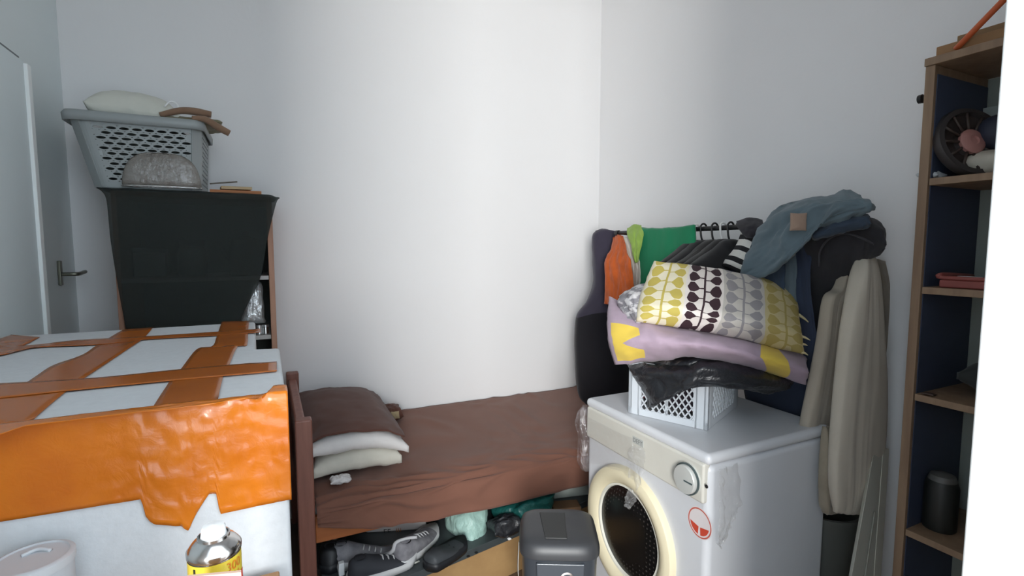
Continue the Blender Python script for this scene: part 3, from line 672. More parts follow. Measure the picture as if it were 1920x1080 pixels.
o = tube('white_stick', [P(716, 1081, Z=ZU + .006), P(786, 1052, Z=ZU + .006)], .0035, mat('stick_white', srgb(200, 200, 190), .6)); tag(o, 'thin straight white stick lying on the dark grey top', 'stick')
for (x, y, lab) in ((834, 1043, 'tiny white paper scrap before the slate clogs'), (955, 1011, 'tiny white paper scrap under the round dark bag')):
    q = P(x, y, Z=ZU + .004); o = cushion('paper_scrap', (q.x, q.y, ZU + .006), (1, 0, 0), (0, 1, 0), (0, 0, 1), .016, .014, .011, wp, None, .001, (3, 3), 1, 2.2, nu=8, nv=8); tag(o, lab, 'scrap')
a, b = P(1036, 936, Z=ZU), P(1088, 932, Z=ZU); wt = ZU + .052
o = prism('white_box', [(a.x, a.y, ZU), (b.x + .05, b.y, ZU), (b.x + .05, b.y, wt), (a.x, a.y, wt)], (.03, .10, 0), mat('pale_grey_card', srgb(176, 186, 180), .6), None, .003); tag(o, 'pale box at the far end under the bed', 'box')
a, b = P(1038, 972, Z=ZU), P(1090, 968, Z=ZU)
o = prism('brown_carton', [(a.x, a.y, ZU), (b.x, b.y, ZU), (b.x, b.y, ZU + .045), (a.x, a.y, ZU + .045)], (.02, .07, 0), mat('dim_carton', srgb(112, 84, 58), .8), None, .003); tag(o, 'small brown carton in front of the pale box under the bed', 'box')

# ================================================================== pedal bin
bq = P(1047, 990, D=1.58); bx_, by_ = bq.x, bq.y; ZT = .545
bin_m = mat('dark_grey_plastic', srgb(56, 57, 60), .42, bump=(90, .06, .001)); bin_b = mat('bin_body_plastic', srgb(58, 62, 68), .28)
pb = thing('pedal_bin', (bx_, by_, 0), 'dark grey plastic bin with a rounded square lid', 'bin')
ROT = math.atan2(HEAD.y, HEAD.x) - math.pi / 2 - R(2)
def sq(hw, hd, z, n=48, p=.42):
    out = []
    for i in range(n):
        t = i / n * 6.28319; x = math.copysign(abs(math.cos(t)) ** p, math.cos(t)) * hw; y = math.copysign(abs(math.sin(t)) ** p, math.sin(t)) * hd
        out.append(Vector((bx_ + x * math.cos(ROT) - y * math.sin(ROT), by_ + x * math.sin(ROT) + y * math.cos(ROT), z)))
    return out
def loft(name, loops, m, par, cap0=True, cap1=True, smooth=True, split=40):
    bm = bmesh.new(); vr = [[bm.verts.new(p) for p in l] for l in loops]; n = len(vr[0])
    for A, B in zip(vr, vr[1:]):
        for k in range(n): bm.faces.new((A[k], A[(k + 1) % n], B[(k + 1) % n], B[k]))
    if cap0: bm.faces.new(vr[0][::-1])
    if cap1: bm.faces.new(vr[-1])
    o = from_bm(name, bm, m, par, smooth=smooth)
    if split: e = o.modifiers.new('split', 'EDGE_SPLIT'); e.split_angle = R(split)
    return o
loft('bin_body', [sq(.098, .095, 0), sq(.102, .098, .01), sq(.120, .112, ZT - .06), sq(.121, .113, ZT - .052)], bin_b, pb)
loft('lid', [sq(.122, .114, ZT - .052), sq(.127, .119, ZT - .048), sq(.127, .119, ZT - .034), sq(.121, .113, ZT - .012), sq(.108, .100, ZT - .002), sq(.085, .08, ZT + .004), sq(.03, .03, ZT + .006)], bin_m, pb)
def lp(x, y, z): return (bx_ + x * math.cos(ROT) - y * math.sin(ROT), by_ + x * math.sin(ROT) + y * math.cos(ROT), z)
prism('lid_flap', [lp(-.046, -.088, ZT + .001), lp(.022, -.088, ZT + .001), lp(.024, .055, ZT + .0055), lp(-.06, .055, ZT + .0055)], (0, 0, .0055), mat('flap_plastic', srgb(46, 47, 47), .5), pb, .002)
prism('front_panel', [lp(-.062, -.1155, ZT - .30), lp(.062, -.1155, ZT - .30), lp(.074, -.120, ZT - .058), lp(-.074, -.120, ZT - .058)], (HEAD.x * .012, HEAD.y * .012, 0), mat('bin_gloss', srgb(70, 75, 82), .15), pb, .004)
lathe('badge', [(0, 0), (.02, 0), (.022, .003), (.016, .004)], chrome, pb, lp(.02, -.118, ZT - .105), -HEAD)
sheet('liner_edge', [[lp(-.128, -.05 + .0, ZT - .03), lp(-.131, -.08, ZT - .10), lp(-.121, -.105, ZT - .2)], [lp(-.1265, -.07, ZT - .035), lp(-.128, -.095, ZT - .10), lp(-.118, -.112, ZT - .2)]], mat('bag_white', srgb(190, 188, 182), .5), pb, 10, 4, .001)
# ================================================================== washing machine
MX0, MX1, MY0, MY1, MZ = 1.122, 1.680, 1.022, 1.640, .85
enamel = mat('white_enamel', srgb(214, 216, 220), .32, var=(3, .3, .8), col2=srgb(204, 206, 210), spec=.5)
cream = mat('cream_plastic', srgb(212, 210, 200), .38, var=(4, .3, .7), col2=srgb(200, 197, 188)); cream_r = mat('cream_ring', srgb(222, 212, 182), .35)
wm = thing('washing_machine', (1.40, 1.33, 0), 'white front loading washing machine with a round dark door', 'washing machine')
box('cabinet_body', (MX0 + .004, MY0, .015), (MX1, MY1, MZ - .035), enamel, wm, .022, seg=4)
box('top_panel', (MX0 - .004, MY0 - .003, MZ - .036), (MX1 + .004, MY1 + .003, MZ), enamel, wm, .017, seg=4)
box('control_panel', (MX0 - .008, MY0 + .010, .698), (MX0 + .02, MY1 - .012, MZ - .030), cream, wm, .008, seg=3)
box('kick_plate', (MX0 - .001, MY0 + .02, .015), (MX0 + .02, MY1 - .02, .12), enamel, wm, .004)
for x in (MX0 + .05, MX1 - .05):
    for y in (MY0 + .05, MY1 - .05): lathe('foot', [(0, 0), (.02, 0), (.02, .012), (.012, .016), (0, .017)], bsl, wm, (x, y, 0), seg=16)
DY, DZ = 1.372, .435; ax = (-1, 0, 0); fx = MX0 + .004
lathe('door_ring', [(.232, -.004), (.232, .010), (.226, .022), (.212, .028), (.196, .028), (.176, .020), (.166, .006), (.162, -.002)], cream_r, wm, (fx, DY, DZ), ax, 72)
dots = mat('dark_door_glass', srgb(20, 19, 19), .22, spec=.25)
t = NT(dots); vo = t.node('ShaderNodeTexVoronoi'); vo.inputs['Scale'].default_value = 60; vo.inputs['Randomness'].default_value = .15; t.l.new(t.coord(), vo.inputs['Vector'])
t.l.new(t.mix(t.ramp(vo.outputs['Distance'], .16, .24), srgb(58, 54, 52), srgb(18, 17, 17)), t.n['Principled BSDF'].inputs['Base Color'])
lathe('door_glass', [(.166, .002), (.15, .006), (.10, .012), (.05, .0145), (0, .015)], dots, wm, (fx, DY, DZ), ax, 64)
lathe('glass_rim', [(.168, .004), (.168, .012), (.160, .012), (.158, .004)], mat('ring_white', srgb(226, 224, 212), .3), wm, (fx, DY, DZ), ax, 64)
kq = P(1286, 898, X=MX0 - .02)
kn = lathe('knob', [(.047, .0), (.047, .004), (.043, .006), (.043, .018), (.040, .022), (.02, .024), (0, .024)], mat('knob_silver', srgb(206, 208, 204), .3, metal=.25), wm, (MX0 - .008, kq.y, kq.z), ax, 48)
lathe('knob_ring', [(.0445, .004), (.0475, .006), (.0475, .012), (.0445, .012)], mat('knob_dark', srgb(70, 84, 86), .4), kn, (MX0 - .008, kq.y, kq.z), ax, 48)
box('pointer', (MX0 - .0335, kq.y - .036, kq.z - .002), (MX0 - .031, kq.y - .004, kq.z + .002), MATS['knob_dark'], kn, 0)
hq = P(1325, 912, X=MX0 - .008); lathe('indicator', [(.0, 0), (.0055, 0), (.0055, .0015), (0, .002)], MATS['hole_black'], wm, (MX0 - .008, hq.y, hq.z), ax, 16)
lq = P(1186, 826, X=MX0 - .009)
box('logo_plate', (MX0 - .0088, lq.y - .056, lq.z - .006), (MX0 - .0075, lq.y, lq.z + .018), mat('logo_grey', srgb(186, 188, 184), .4), wm, 0)
text_mesh('logo_lettering', 'DEFY', .021, mat('logo_ink', srgb(112, 114, 112), .5), wm, (MX0 - .0091, lq.y - .004, lq.z - .0015), (0, -1, 0), (0, 0, 1), .0004, fit=.047)
sq_ = P(1311, 981, X=MX0 + .002)
st = lathe('sticker', [(0, 0), (.047, 0), (.047, .0006), (0, .0006)], mat('sticker_white', srgb(222, 214, 214), .4), wm, (MX0 + .004, sq_.y, sq_.z), ax, 40, smooth=False)
lathe('sticker_ring', [(.0445, .0008), (.0405, .0008)], mat('sticker_red', srgb(196, 96, 82), .45), st, (MX0 + .004, sq_.y, sq_.z), ax, 40, smooth=False)
redm = mat('sticker_bright_red', srgb(200, 74, 54), .45)
def disc_part(name, a0, a1, m):
    pts = [(MX0 + .0031, sq_.y - math.cos(R(a0 + (a1 - a0) * k / 16)) * .036, sq_.z + math.sin(R(a0 + (a1 - a0) * k / 16)) * .036) for k in range(17)] + [(MX0 + .0031, sq_.y - .003 * (1 if a0 > 260 else -1), sq_.z - .012)]
    prism(name, pts, (-.0004, 0, 0), m, st)
disc_part('sticker_mark', 188, 262, redm); disc_part('sticker_mark', 278, 352, redm)
# clear films still stuck to it
wrap = film('clear_film', (.8, .8, .8), .13, .05, (55, 1.0), .62)
def films(name, pts, seed, amp=.006, nu=14, nv=40, m=None): return sheet(name, pts, m or wrap, wm, nu, nv, .0006, amp, (2.5, 7), seed, ridge=True, offset=0)
F = lambda *p: [P(x, y, X=MX0 - .022) for x, y in p]
films('film_strip', [F((1186, 836), (1196, 838), (1206, 842)), F((1176, 850), (1190, 852), (1208, 856)), F((1180, 880), (1192, 884), (1206, 886)), F((1178, 915), (1186, 918), (1200, 922)), [P(x, y, X=MX0 - .04) for x, y in ((1170, 935), (1180, 940), (1190, 940))], [P(x, y, X=MX0 - .045) for x, y in ((1174, 952), (1178, 955), (1181, 952))]], 2, .007)
films('film_edge', [[P(1350, 880, X=MX0 + .0), P(1362, 876, Y=MY0 - .012), P(1385, 868, Y=MY0 - .006)], [P(1352, 920, X=MX0 - .004), P(1366, 925, Y=MY0 - .012), P(1390, 930, Y=MY0 - .006)], [P(1350, 960, X=MX0 - .004), P(1366, 965, Y=MY0 - .012), P(1384, 962, Y=MY0 - .006)], [P(1348, 1000, X=MX0 - .002), P(1358, 1005, Y=MY0 - .010), P(1370, 990, Y=MY0 - .006)], [P(1347, 1020, X=MX0 - .002), P(1350, 1028, Y=MY0 - .008), P(1354, 1015, Y=MY0 - .006)]], 4, .006, 20, 40)
films('panel_film', [F((1102, 782), (1150, 806), (1185, 822)), F((1102, 830), (1150, 850), (1190, 866)), F((1100, 868), (1150, 880), (1196, 905))], 6, .002, 20, 20, film('clear_film_thin', (.8, .8, .8), .08, .1, (40, .8), .3))
o = puff('plastic_wrap', [pxd((1090, 765, 2.000), (1096, 760, 1.990), (1106, 762, 1.990)), pxd((1078, 792, 1.980), (1090, 790, 1.960), (1108, 790, 1.970)), pxd((1084, 830, 1.980), (1094, 830, 1.960), (1108, 830, 1.970)), pxd((1082, 862, 1.980), (1092, 865, 1.960), (1108, 865, 1.970)), pxd((1090, 880, 1.980), (1098, 884, 1.960), (1108, 880, 1.970))], film('clear_wrap_thick', (.4, .38, .4), .12, .06, (40, 1)), None, .05, None, 20, 36, .008, (3, 8), 5)
tag(o, 'clear crumpled plastic wrap bulging out behind the washing machine', 'plastic wrap')

# ================================================================== crate on the machine
crm = mat('grey_crate_plastic', srgb(196, 202, 208), .45, bump=(50, .05, .001))
ca, cbk, ccr = P(1326, 808, Z=MZ), P(1178, 774, Z=MZ), P(1408, 764, Z=MZ)
e1 = (cbk - ca); W1 = e1.length; e1.normalize(); e2 = Vector((-e1.y, e1.x, 0)); e2 = e2 if e2.dot(ccr - ca) > 0 else -e2; W2 = .33; HC = .19
cr_ = thing('crate', ((ca + e1 * W1 / 2 + e2 * W2 / 2)), 'pale grey plastic mesh crate on the washing machine', 'crate')
ZC = MZ + .001
def cp(a, b, z): return ca + e1 * a + e2 * b + Vector((0, 0, z - MZ))
def cside(name, o0, d, n, Lx):
    """one side: solid posts, top and bottom bars, diagonal mesh"""
    bm = bmesh.new()
    def bar(p, q, w, th=.006):
        t_ = (q - p).normalized(); s = t_.cross(n).normalized() * w / 2
        vs = [bm.verts.new(v) for v in (p - s, p + s, q + s, q - s)] + [bm.verts.new(v + n * th) for v in (p - s, p + s, q + s, q - s)]
        for f in ((0, 1, 2, 3), (7, 6, 5, 4), (0, 4, 5, 1), (1, 5, 6, 2), (2, 6, 7, 3), (3, 7, 4, 0)): bm.faces.new([vs[k] for k in f])
    B = lambda x, z: o0 + d * x + Vector((0, 0, z))
    bar(B(0, .012), B(Lx, .012), .024, .008); bar(B(0, HC - .014), B(Lx, HC - .014), .028, .010)
    for x in (.024, Lx - .024): bar(B(x, .024), B(x, HC - .02), .048, .009)
    for x in (.010, .038, Lx - .010, Lx - .038): bar(B(x, .0), B(x, HC), .006, .013)
    bar(B(Lx / 2, .02), B(Lx / 2, HC - .02), .008, .008)
    x0, x1, z0, z1 = .046, Lx - .046, .022, HC - .026; st_ = .0225; h = z1 - z0; asp = .72
    k = -int(h / st_) - 3
    while x0 + k * st_ < x1:
        for s in (1, -1):
            xa = x0 + k * st_; xb = xa + h * asp
            pa, pb_ = (xa, z0), (xb, z1)
            t0, t1 = 0, 1
            if xb > xa:
                t0 = max(0, (x0 - xa) / (xb - xa)); t1 = min(1, (x1 - xa) / (xb - xa))
            if t1 - t0 > .03:
                za, zb_ = z0 + h * t0, z0 + h * t1; 
                if s < 0: za, zb_ = z1 - h * t0, z1 - h * t1
                bar(B(xa + (xb - xa) * t0, za), B(xa + (xb - xa) * t1, zb_), .0042, .004)
        k += 1
    return from_bm(name, bm, crm, cr_)
cside('crate_side', cp(0, 0, ZC), e1, e2, W1); cside('crate_side', cp(W1, W2, ZC), -e1, -e2, W1)
cside('crate_side', cp(0, W2, ZC), -e2, e1, W2); cside('crate_side', cp(W1, 0, ZC), e2, -e1, W2)
prism('crate_base', [cp(.004, .004, ZC + .002), cp(W1 - .004, .004, ZC + .002), cp(W1 - .004, W2 - .004, ZC + .002), cp(.004, W2 - .004, ZC + .002)], (0, 0, .005), crm, cr_)
cc = cp(W1 / 2, W2 / 2, ZC)
o = cushion('dark_clothes', (cc.x, cc.y, ZC + .085), e1, e2, (0, 0, 1), W1 - .05, W2 - .05, .14, cloth('crate_fill', (58, 50, 58)), None, .008, (5, 5), 2, 2.6, edge=.35)
o.data.materials.append(cloth('crate_fill_red', (140, 60, 66))); 
for pl in o.data.polygons: pl.material_index = 1 if noise.noise(pl.center * 16) > .25 else 0
tag(o, 'dark and red clothes stuffed inside the mesh crate', 'clothes')
# black bag bursting out of the crate
o = puff('bin_bag', [pxd((1172, 668, 1.88), (1260, 664, 1.86), (1350, 664, 1.86), (1430, 676, 1.86), (1478, 694, 1.86)), pxd((1180, 690, 1.76), (1260, 684, 1.66), (1330, 676, 1.60), (1420, 694, 1.66), (1484, 712, 1.74)), pxd((1192, 714, 1.76), (1250, 712, 1.65), (1310, 700, 1.585), (1410, 714, 1.62), (1478, 724, 1.72)), pxd((1208, 742, 1.75), (1238, 738, 1.66), (1300, 716, 1.60), (1390, 722, 1.63), (1455, 734, 1.74)), pxd((1212, 764, 1.76), (1228, 757, 1.67), (1282, 724, 1.62), (1390, 728, 1.66), (1440, 740, 1.76))], blackbag, None, .09, None, 60, 44, .010, (9, 4), 5, edge=.2)
tag(o, 'shiny black plastic bag bulging over the rim of the crate', 'bag')
# mauve cushion
def mauve_mat():
    m = cloth('mauve_weave', (176, 156, 172), .92, .5, 40, weave=260); t = NT(m); b = t.n['Principled BSDF']; base = b.inputs['Base Color'].links[0].from_socket
    sx = t.node('ShaderNodeSeparateXYZ'); t.l.new(t.coord('UV'), sx.inputs[0]); u, v = sx.outputs[0], sx.outputs[1]
    vv = t.m_('SUBTRACT', v, .30); av = t.m_('ABSOLUTE', vv)
    # notched leaf at the left: yellow where u < limit and outside the v-shaped notch
    lim = t.m_('LESS_THAN', u, .16); notch = t.m_('LESS_THAN', t.m_('SUBTRACT', u, .06), t.m_('MULTIPLY', av, .8)); lo = t.m_('LESS_THAN', av, .25)
    leaf1 = t.m_('MULTIPLY', t.m_('MULTIPLY', lim, notch), t.m_('MULTIPLY', lo, t.m_('GREATER_THAN', u, .012)))
    du = t.m_('SUBTRACT', u, .82); uu = t.m_('ADD', du, t.m_('MULTIPLY', vv, .09)); e = t.m_('ADD', t.m_('POWER', t.m_('DIVIDE', uu, .065), 2), t.m_('POWER', t.m_('DIVIDE', vv, .42), 2))
    leaf2 = t.m_('LESS_THAN', e, 1)
    t.l.new(t.mix(t.m_('MAXIMUM', leaf1, leaf2), base, srgb(226, 196, 84)), b.inputs['Base Color'])
    return m
o = puff('cushion', [pxd((1142, 556, 1.95), (1210, 590, 1.93), (1290, 610, 1.92), (1400, 635, 1.90), (1506, 662, 1.88)), pxd((1140, 590, 1.82), (1215, 610, 1.74), (1300, 622, 1.70), (1410, 645, 1.70), (1508, 676, 1.74)), pxd((1142, 640, 1.74), (1225, 642, 1.64), (1310, 648, 1.58), (1410, 670, 1.60), (1510, 698, 1.66)), pxd((1154, 684, 1.76), (1235, 676, 1.68), (1310, 670, 1.62), (1410, 690, 1.64), (1506, 720, 1.70))], mauve_mat(), None, .13, Vector((HEAD.x, HEAD.y, -.25)), 60, 40, .007, (10, 4), 6, sharp=3.4, edge=.22)
tag(o, 'mauve cushion with yellow leaf shapes on the black plastic bag', 'cushion')
# patterned pillow
def pods():
    m = bpy.data.materials.new('pod_print'); m.use_nodes = True; t = NT(m); b = t.n['Principled BSDF']; b.inputs['Roughness'].default_value = .85; b.inputs['Specular IOR Level'].default_value = .25
    sx = t.node('ShaderNodeSeparateXYZ'); t.l.new(t.coord('UV'), sx.inputs[0]); u, v = sx.outputs[0], sx.outputs[1]
    u = t.m_('ADD', u, t.m_('MULTIPLY', t.m_('SUBTRACT', t.noise(3, 2, t.coord('UV')), .5), .02))
    c4 = t.m_('MULTIPLY', u, 4.0); fc = t.m_('SUBTRACT', t.m_('FRACT', c4), .5); ac = t.m_('ABSOLUTE', fc); side = t.m_('GREATER_THAN', fc, 0)
    idx = t.m_('FLOOR', c4)
    vw = t.m_('ADD', v, t.m_('MULTIPLY', t.m_('SUBTRACT', t.noise(5, 1, t.coord('UV')), .5), .12)); v6 = t.m_('ADD', t.m_('MULTIPLY', vw, 6.6), t.m_('ADD', t.m_('MULTIPLY', side, .22), t.m_('MULTIPLY', idx, .37))); fv = t.m_('SUBTRACT', t.m_('FRACT', v6), .5); av = t.m_('ABSOLUTE', fv)
    # axe head pods: a thin stalk widening outwards, rounded at the end
    h = t.m_('MINIMUM', t.m_('MULTIPLY', t.m_('POWER', t.m_('MAXIMUM', t.m_('SUBTRACT', ac, .13), 0), .8), 2.1), .46); h = t.m_('MAXIMUM', h, .05)
    rnd = t.m_('MULTIPLY', t.m_('POWER', t.m_('MAXIMUM', t.m_('SUBTRACT', ac, .37), 0), 1.6), 26); h = t.m_('SUBTRACT', h, rnd)
    pod = t.m_('MULTIPLY', t.m_('LESS_THAN', av, h), t.m_('LESS_THAN', ac, .45))
    stem = t.m_('LESS_THAN', ac, .028); ink = t.m_('MAXIMUM', pod, stem)
    def pick(cols):
        r = t.node('ShaderNodeValToRGB'); r.color_ramp.interpolation = 'CONSTANT'; el = r.color_ramp.elements
        el[0].position = 0; el[0].color = (*cols[0], 1); el[1].position = .25; el[1].color = (*cols[1], 1)
        for p, c in ((.5, cols[2]), (.75, cols[3])): e = el.new(p); e.color = (*c, 1)
        t.l.new(t.m_('MAXIMUM', u, 0), r.inputs[0]); return r.outputs[0]
    inkc = pick([srgb(196, 178, 92), srgb(62, 44, 50), srgb(152, 148, 150), srgb(178, 160, 98)]); bg = pick([srgb(232, 224, 198), srgb(228, 220, 214), srgb(200, 194, 186), srgb(202, 188, 142)])
    t.l.new(t.mix(ink, bg, inkc), b.inputs['Base Color'])
    bn = t.node('ShaderNodeBump'); bn.inputs['Strength'].default_value = .3; bn.inputs['Distance'].default_value = .001; t.l.new(t.noise(400, 3), bn.inputs['Height']); t.l.new(bn.outputs[0], b.inputs['Normal'])
    return m
podm = pods()
pp = puff('pillow', [pxd((1226, 490, 1.90), (1290, 499, 1.89), (1350, 508, 1.88), (1420, 522, 1.88), (1490, 540, 1.88)), pxd((1208, 535, 1.80), (1280, 538, 1.72), (1350, 552, 1.70), (1425, 566, 1.71), (1496, 585, 1.76)), pxd((1196, 572, 1.70), (1275, 582, 1.60), (1345, 596, 1.58), (1425, 610, 1.59), (1502, 626, 1.66)), pxd((1194, 602, 1.68), (1270, 612, 1.60), (1340, 622, 1.57), (1425, 642, 1.60), (1505, 664, 1.66))], podm, None, .075, Vector((HEAD.x, HEAD.y, -.6)), 60, 44, .004, (6, 5), 3, sharp=6, edge=.16)
tag(pp, 'pillow printed with yellow, brown and grey pod shapes atop the mauve cushion', 'pillow')
for (x, y, d, dx, dy) in ((1494, 556, 1.84, 8, 4), (1500, 590, 1.74, 18, 16), (1503, 630, 1.65, 16, 8), (1505, 660, 1.65, 10, 6), (1497, 572, 1.80, 7, 6), (1504, 645, 1.65, 10, 3)):
    a, b = P(x - 3, y, D=d), P(x + dx, y + dy, D=d); tube('fringe', [a, (a + b) / 2 + Vector((0, 0, .002)), b], [.006, .004, .0012], mat('fringe_cream', srgb(208, 194, 150), .9), pp, seg=6)
gw = mat('grey_white_print', srgb(206, 204, 206), .85, var=(26, .46, .52), col2=srgb(138, 136, 142), bump=(300, .3, .001), stretch=(1, 1, 2.2))
o = puff('folded_cloth', [pxd((1172, 546, 1.92), (1200, 534, 1.92), (1232, 532, 1.92)), pxd((1160, 560, 1.84), (1190, 556, 1.80), (1226, 552, 1.82)), pxd((1164, 580, 1.80), (1190, 582, 1.74), (1216, 580, 1.77)), pxd((1178, 602, 1.74), (1196, 606, 1.70), (1218, 606, 1.73))], gw, None, .09, Vector((HEAD.x, HEAD.y, -.4)), 30, 30, .010, (4, 5), 3, sharp=2.6, edge=.2)
tag(o, 'bunched grey and white print cloth tucked at the left of the printed pillow', 'cloth')

# ================================================================== guitar bag in the corner
gb2 = cloth('gig_bag', (62, 58, 72), .85, .3, 10); t = NT(gb2); b_ = t.n['Principled BSDF']; base = b_.inputs['Base Color'].links[0].from_socket; sx = t.node('ShaderNodeSeparateXYZ'); t.l.new(t.coord('UV'), sx.inputs[0])
uc = t.m_('SUBTRACT', t.m_('MULTIPLY', sx.outputs[0], 2.0), 1.0); t.l.new(t.mix(t.m_('LESS_THAN', sx.outputs[1], t.m_('SUBTRACT', .475, t.m_('MULTIPLY', t.m_('MULTIPLY', uc, uc), .04))), base, srgb(30, 29, 34)), b_.inputs['Base Color'])
gb_m = cloth('black_nylon', (34, 33, 40), .8, .3, 12); gb_up = cloth('plum_nylon', (62, 58, 72), .85, .3, 10)
rows = [pxd((1118, 432, 3.00), (1132, 429, 3.00), (1152, 434, 3.00)), pxd((1110, 446, 3.00), (1135, 440, 2.98), (1160, 440, 3.00)), pxd((1112, 490, 2.98), (1135, 490, 2.95), (1156, 490, 2.98)), pxd((1113, 530, 2.96), (1135, 530, 2.93), (1166, 530, 2.96)), pxd((1100, 565, 2.95), (1135, 565, 2.90), (1180, 565, 2.95)), pxd((1082, 592, 2.95), (1140, 592, 2.87), (1200, 592, 2.95)), pxd((1078, 640, 2.94), (1140, 640, 2.85), (1192, 640, 2.94)), pxd((1080, 700, 2.92), (1140, 700, 2.83), (1194, 700, 2.92)), pxd((1085, 740, 2.90), (1140, 740, 2.82), (1192, 740, 2.90)), pxd((1098, 757, 2.88), (1140, 757, 2.82), (1188, 757, 2.88))]
o = puff('guitar_bag', rows, gb2, None, .11, None, 40, 70, .004, (3, 6), 2, sharp=4, edge=.35)
tag(o, 'dark padded guitar bag standing upright on the bed corner', 'guitar bag')

# ================================================================== clothes rail and what hangs on it
RX = 1.75; ra, rb = P(1158, 437, X=RX), P(1380, 426, X=RX); 
def rail_pt(y): f = (y - ra.y) / (rb.y - ra.y); return Vector((RX, y, ra.z + (rb.z - ra.z) * f))
cr0 = thing('clothes_rail', (RX, 1.6, 1.5), 'black clothes rail fixed along the right wall', 'rail')
tube('rail_bar', [rail_pt(ra.y + .02), rail_pt(1.5), rail_pt(1.08)], .011, blk, cr0)
for y in (ra.y - .0, 1.12):
    p = rail_pt(y); tube('bracket', [p, p + Vector((.15, 0, -.01)), Vector((WR, y, p.z - .02))], .008, blk, cr0); lathe('end_cap', [(0, -.012), (.015, -.012), (.015, .012), (0, .012)], blk, cr0, p, (0, 1, 0), 16)
def gx(*p, X=RX): return [P(x, y, X=X) for x, y in p]
CK = dict(nu=36, nv=44)
org = cloth('orange_shirt', (206, 98, 42), .7, .3, 22)
o = puff('orange_shirt', [gx((1150, 446), (1158, 440), (1168, 442), X=1.75), gx((1145, 470), (1160, 468), (1174, 470), X=1.68), gx((1134, 490), (1158, 495), (1182, 490), X=1.64), gx((1136, 530), (1162, 530), (1188, 528), X=1.62), gx((1133, 570), (1162, 572), (1190, 566), X=1.62)], org, None, .05, None, **CK, amp=.010, freq=(6, 3), seed=3, edge=.25)
tag(o, 'orange shirt hanging at the corner end of the rail', 'shirt')
lime = cloth('lime_cloth', (150, 182, 86), .85, .3, 20); offw = cloth('offwhite_cloth', (206, 202, 192), .9)
o = puff('white_shirt', [gx((1166, 446), (1178, 444), (1190, 444), X=1.74), gx((1172, 470), (1184, 470), (1198, 470), X=1.70), gx((1180, 500), (1190, 505), (1200, 505), X=1.68), gx((1184, 540), (1192, 545), (1202, 545), X=1.68)], offw, None, .03, None, **CK, amp=.006, freq=(4, 3), seed=2, edge=.3); tag(o, 'off-white top hanging between the orange shirt and the green towel', 'top')
o = puff('lime_shirt', [gx((1177, 428), (1190, 421), (1202, 422), X=1.735), gx((1176, 440), (1190, 436), (1206, 438), X=1.70), gx((1184, 460), (1192, 458), (1204, 456), X=1.68), gx((1186, 476), (1191, 476), (1200, 472), X=1.67), gx((1190, 492), (1193, 493), (1197, 490), X=1.67)], lime, None, .03, None, **CK, amp=.006, freq=(4, 4), seed=6, edge=.25); tag(o, 'lime green top slung over the rail beside the green towel', 'top')
grn = cloth('green_towel', (32, 128, 88), .88, .5, 10, weave=300)
o = puff('green_towel', [gx((1200, 426), (1230, 428), (1265, 426), (1303, 421), X=1.745), gx((1198, 432), (1230, 434), (1265, 432), (1303, 427), X=1.722), gx((1196, 470), (1230, 470), (1265, 470), (1304, 468), X=1.70), gx((1190, 520), (1225, 522), (1262, 522), (1302, 520), X=1.69), gx((1186, 560), (1222, 562), (1260, 562), (1298, 560), X=1.69)], grn, None, .028, (1, .2, 0), **CK, amp=.004, freq=(6, 2), seed=4, edge=.5); tag(o, 'green towel folded over the clothes rail', 'towel')
# hangers, their hooks on the rail, arms across it
hw = mat('hanger_white', srgb(224, 224, 222), .4); hb = mat('hanger_black', srgb(26, 26, 28), .4)
def hanger(px_, m, name, label, grp=None):
    p = P(px_, 428, X=RX); y = p.y; p = rail_pt(y); t_ = thing(name, p, label, 'hanger', grp)
    hook = [p + Vector((.018 * math.cos(a), 0, .004 + .018 * math.sin(a))) for a in [R(k) for k in (-20, 20, 60, 100, 140, 180)]] 
    hook += [p + Vector((-.012, 0, -.035)), p + Vector((0, 0, -.06))]
    tube('hook', hook, .0042, m, t_, n=28)
    n_ = p + Vector((0, 0, -.055))
    tube('arms', [n_ + Vector((-.19, 0, -.10)), n_ + Vector((-.10, 0, -.045)), n_, n_ + Vector((.10, 0, -.045)), n_ + Vector((.19, 0, -.10))], .0055, m, t_, n=24)
    tube('cross_bar', [n_ + Vector((-.19, 0, -.10)), n_ + Vector((0, 0, -.105)), n_ + Vector((.19, 0, -.10))], .005, m, t_)
    return y
hs = [(1306, hw, 'white hanger at the edge of the green towel'), (1319, hb, 'black hanger right beside the white hanger by the towel'), (1340, hb, 'black hanger midway between the two white hangers'), (1356, hw, 'white hanger second from the towel, amid black tops'), (1370, hb, 'black hanger nearest the striped sleeve')]
ys = [hanger(a, b, 'clothes_hanger', c, 'hangers on the rail') for a, b, c in hs]
bks = [cloth('black_jersey', (34, 33, 34), .8, .3), cloth('black_satin', (40, 40, 42), .8, .2), cloth('charcoal_jersey', (46, 45, 45), .8, .3)]
labs = ['black top on the white hanger by the towel', 'black top on the black hanger next to the towel', 'black top on the middle black hanger', 'black top on the second white hanger', 'black top on the hanger nearest the striped sleeve']
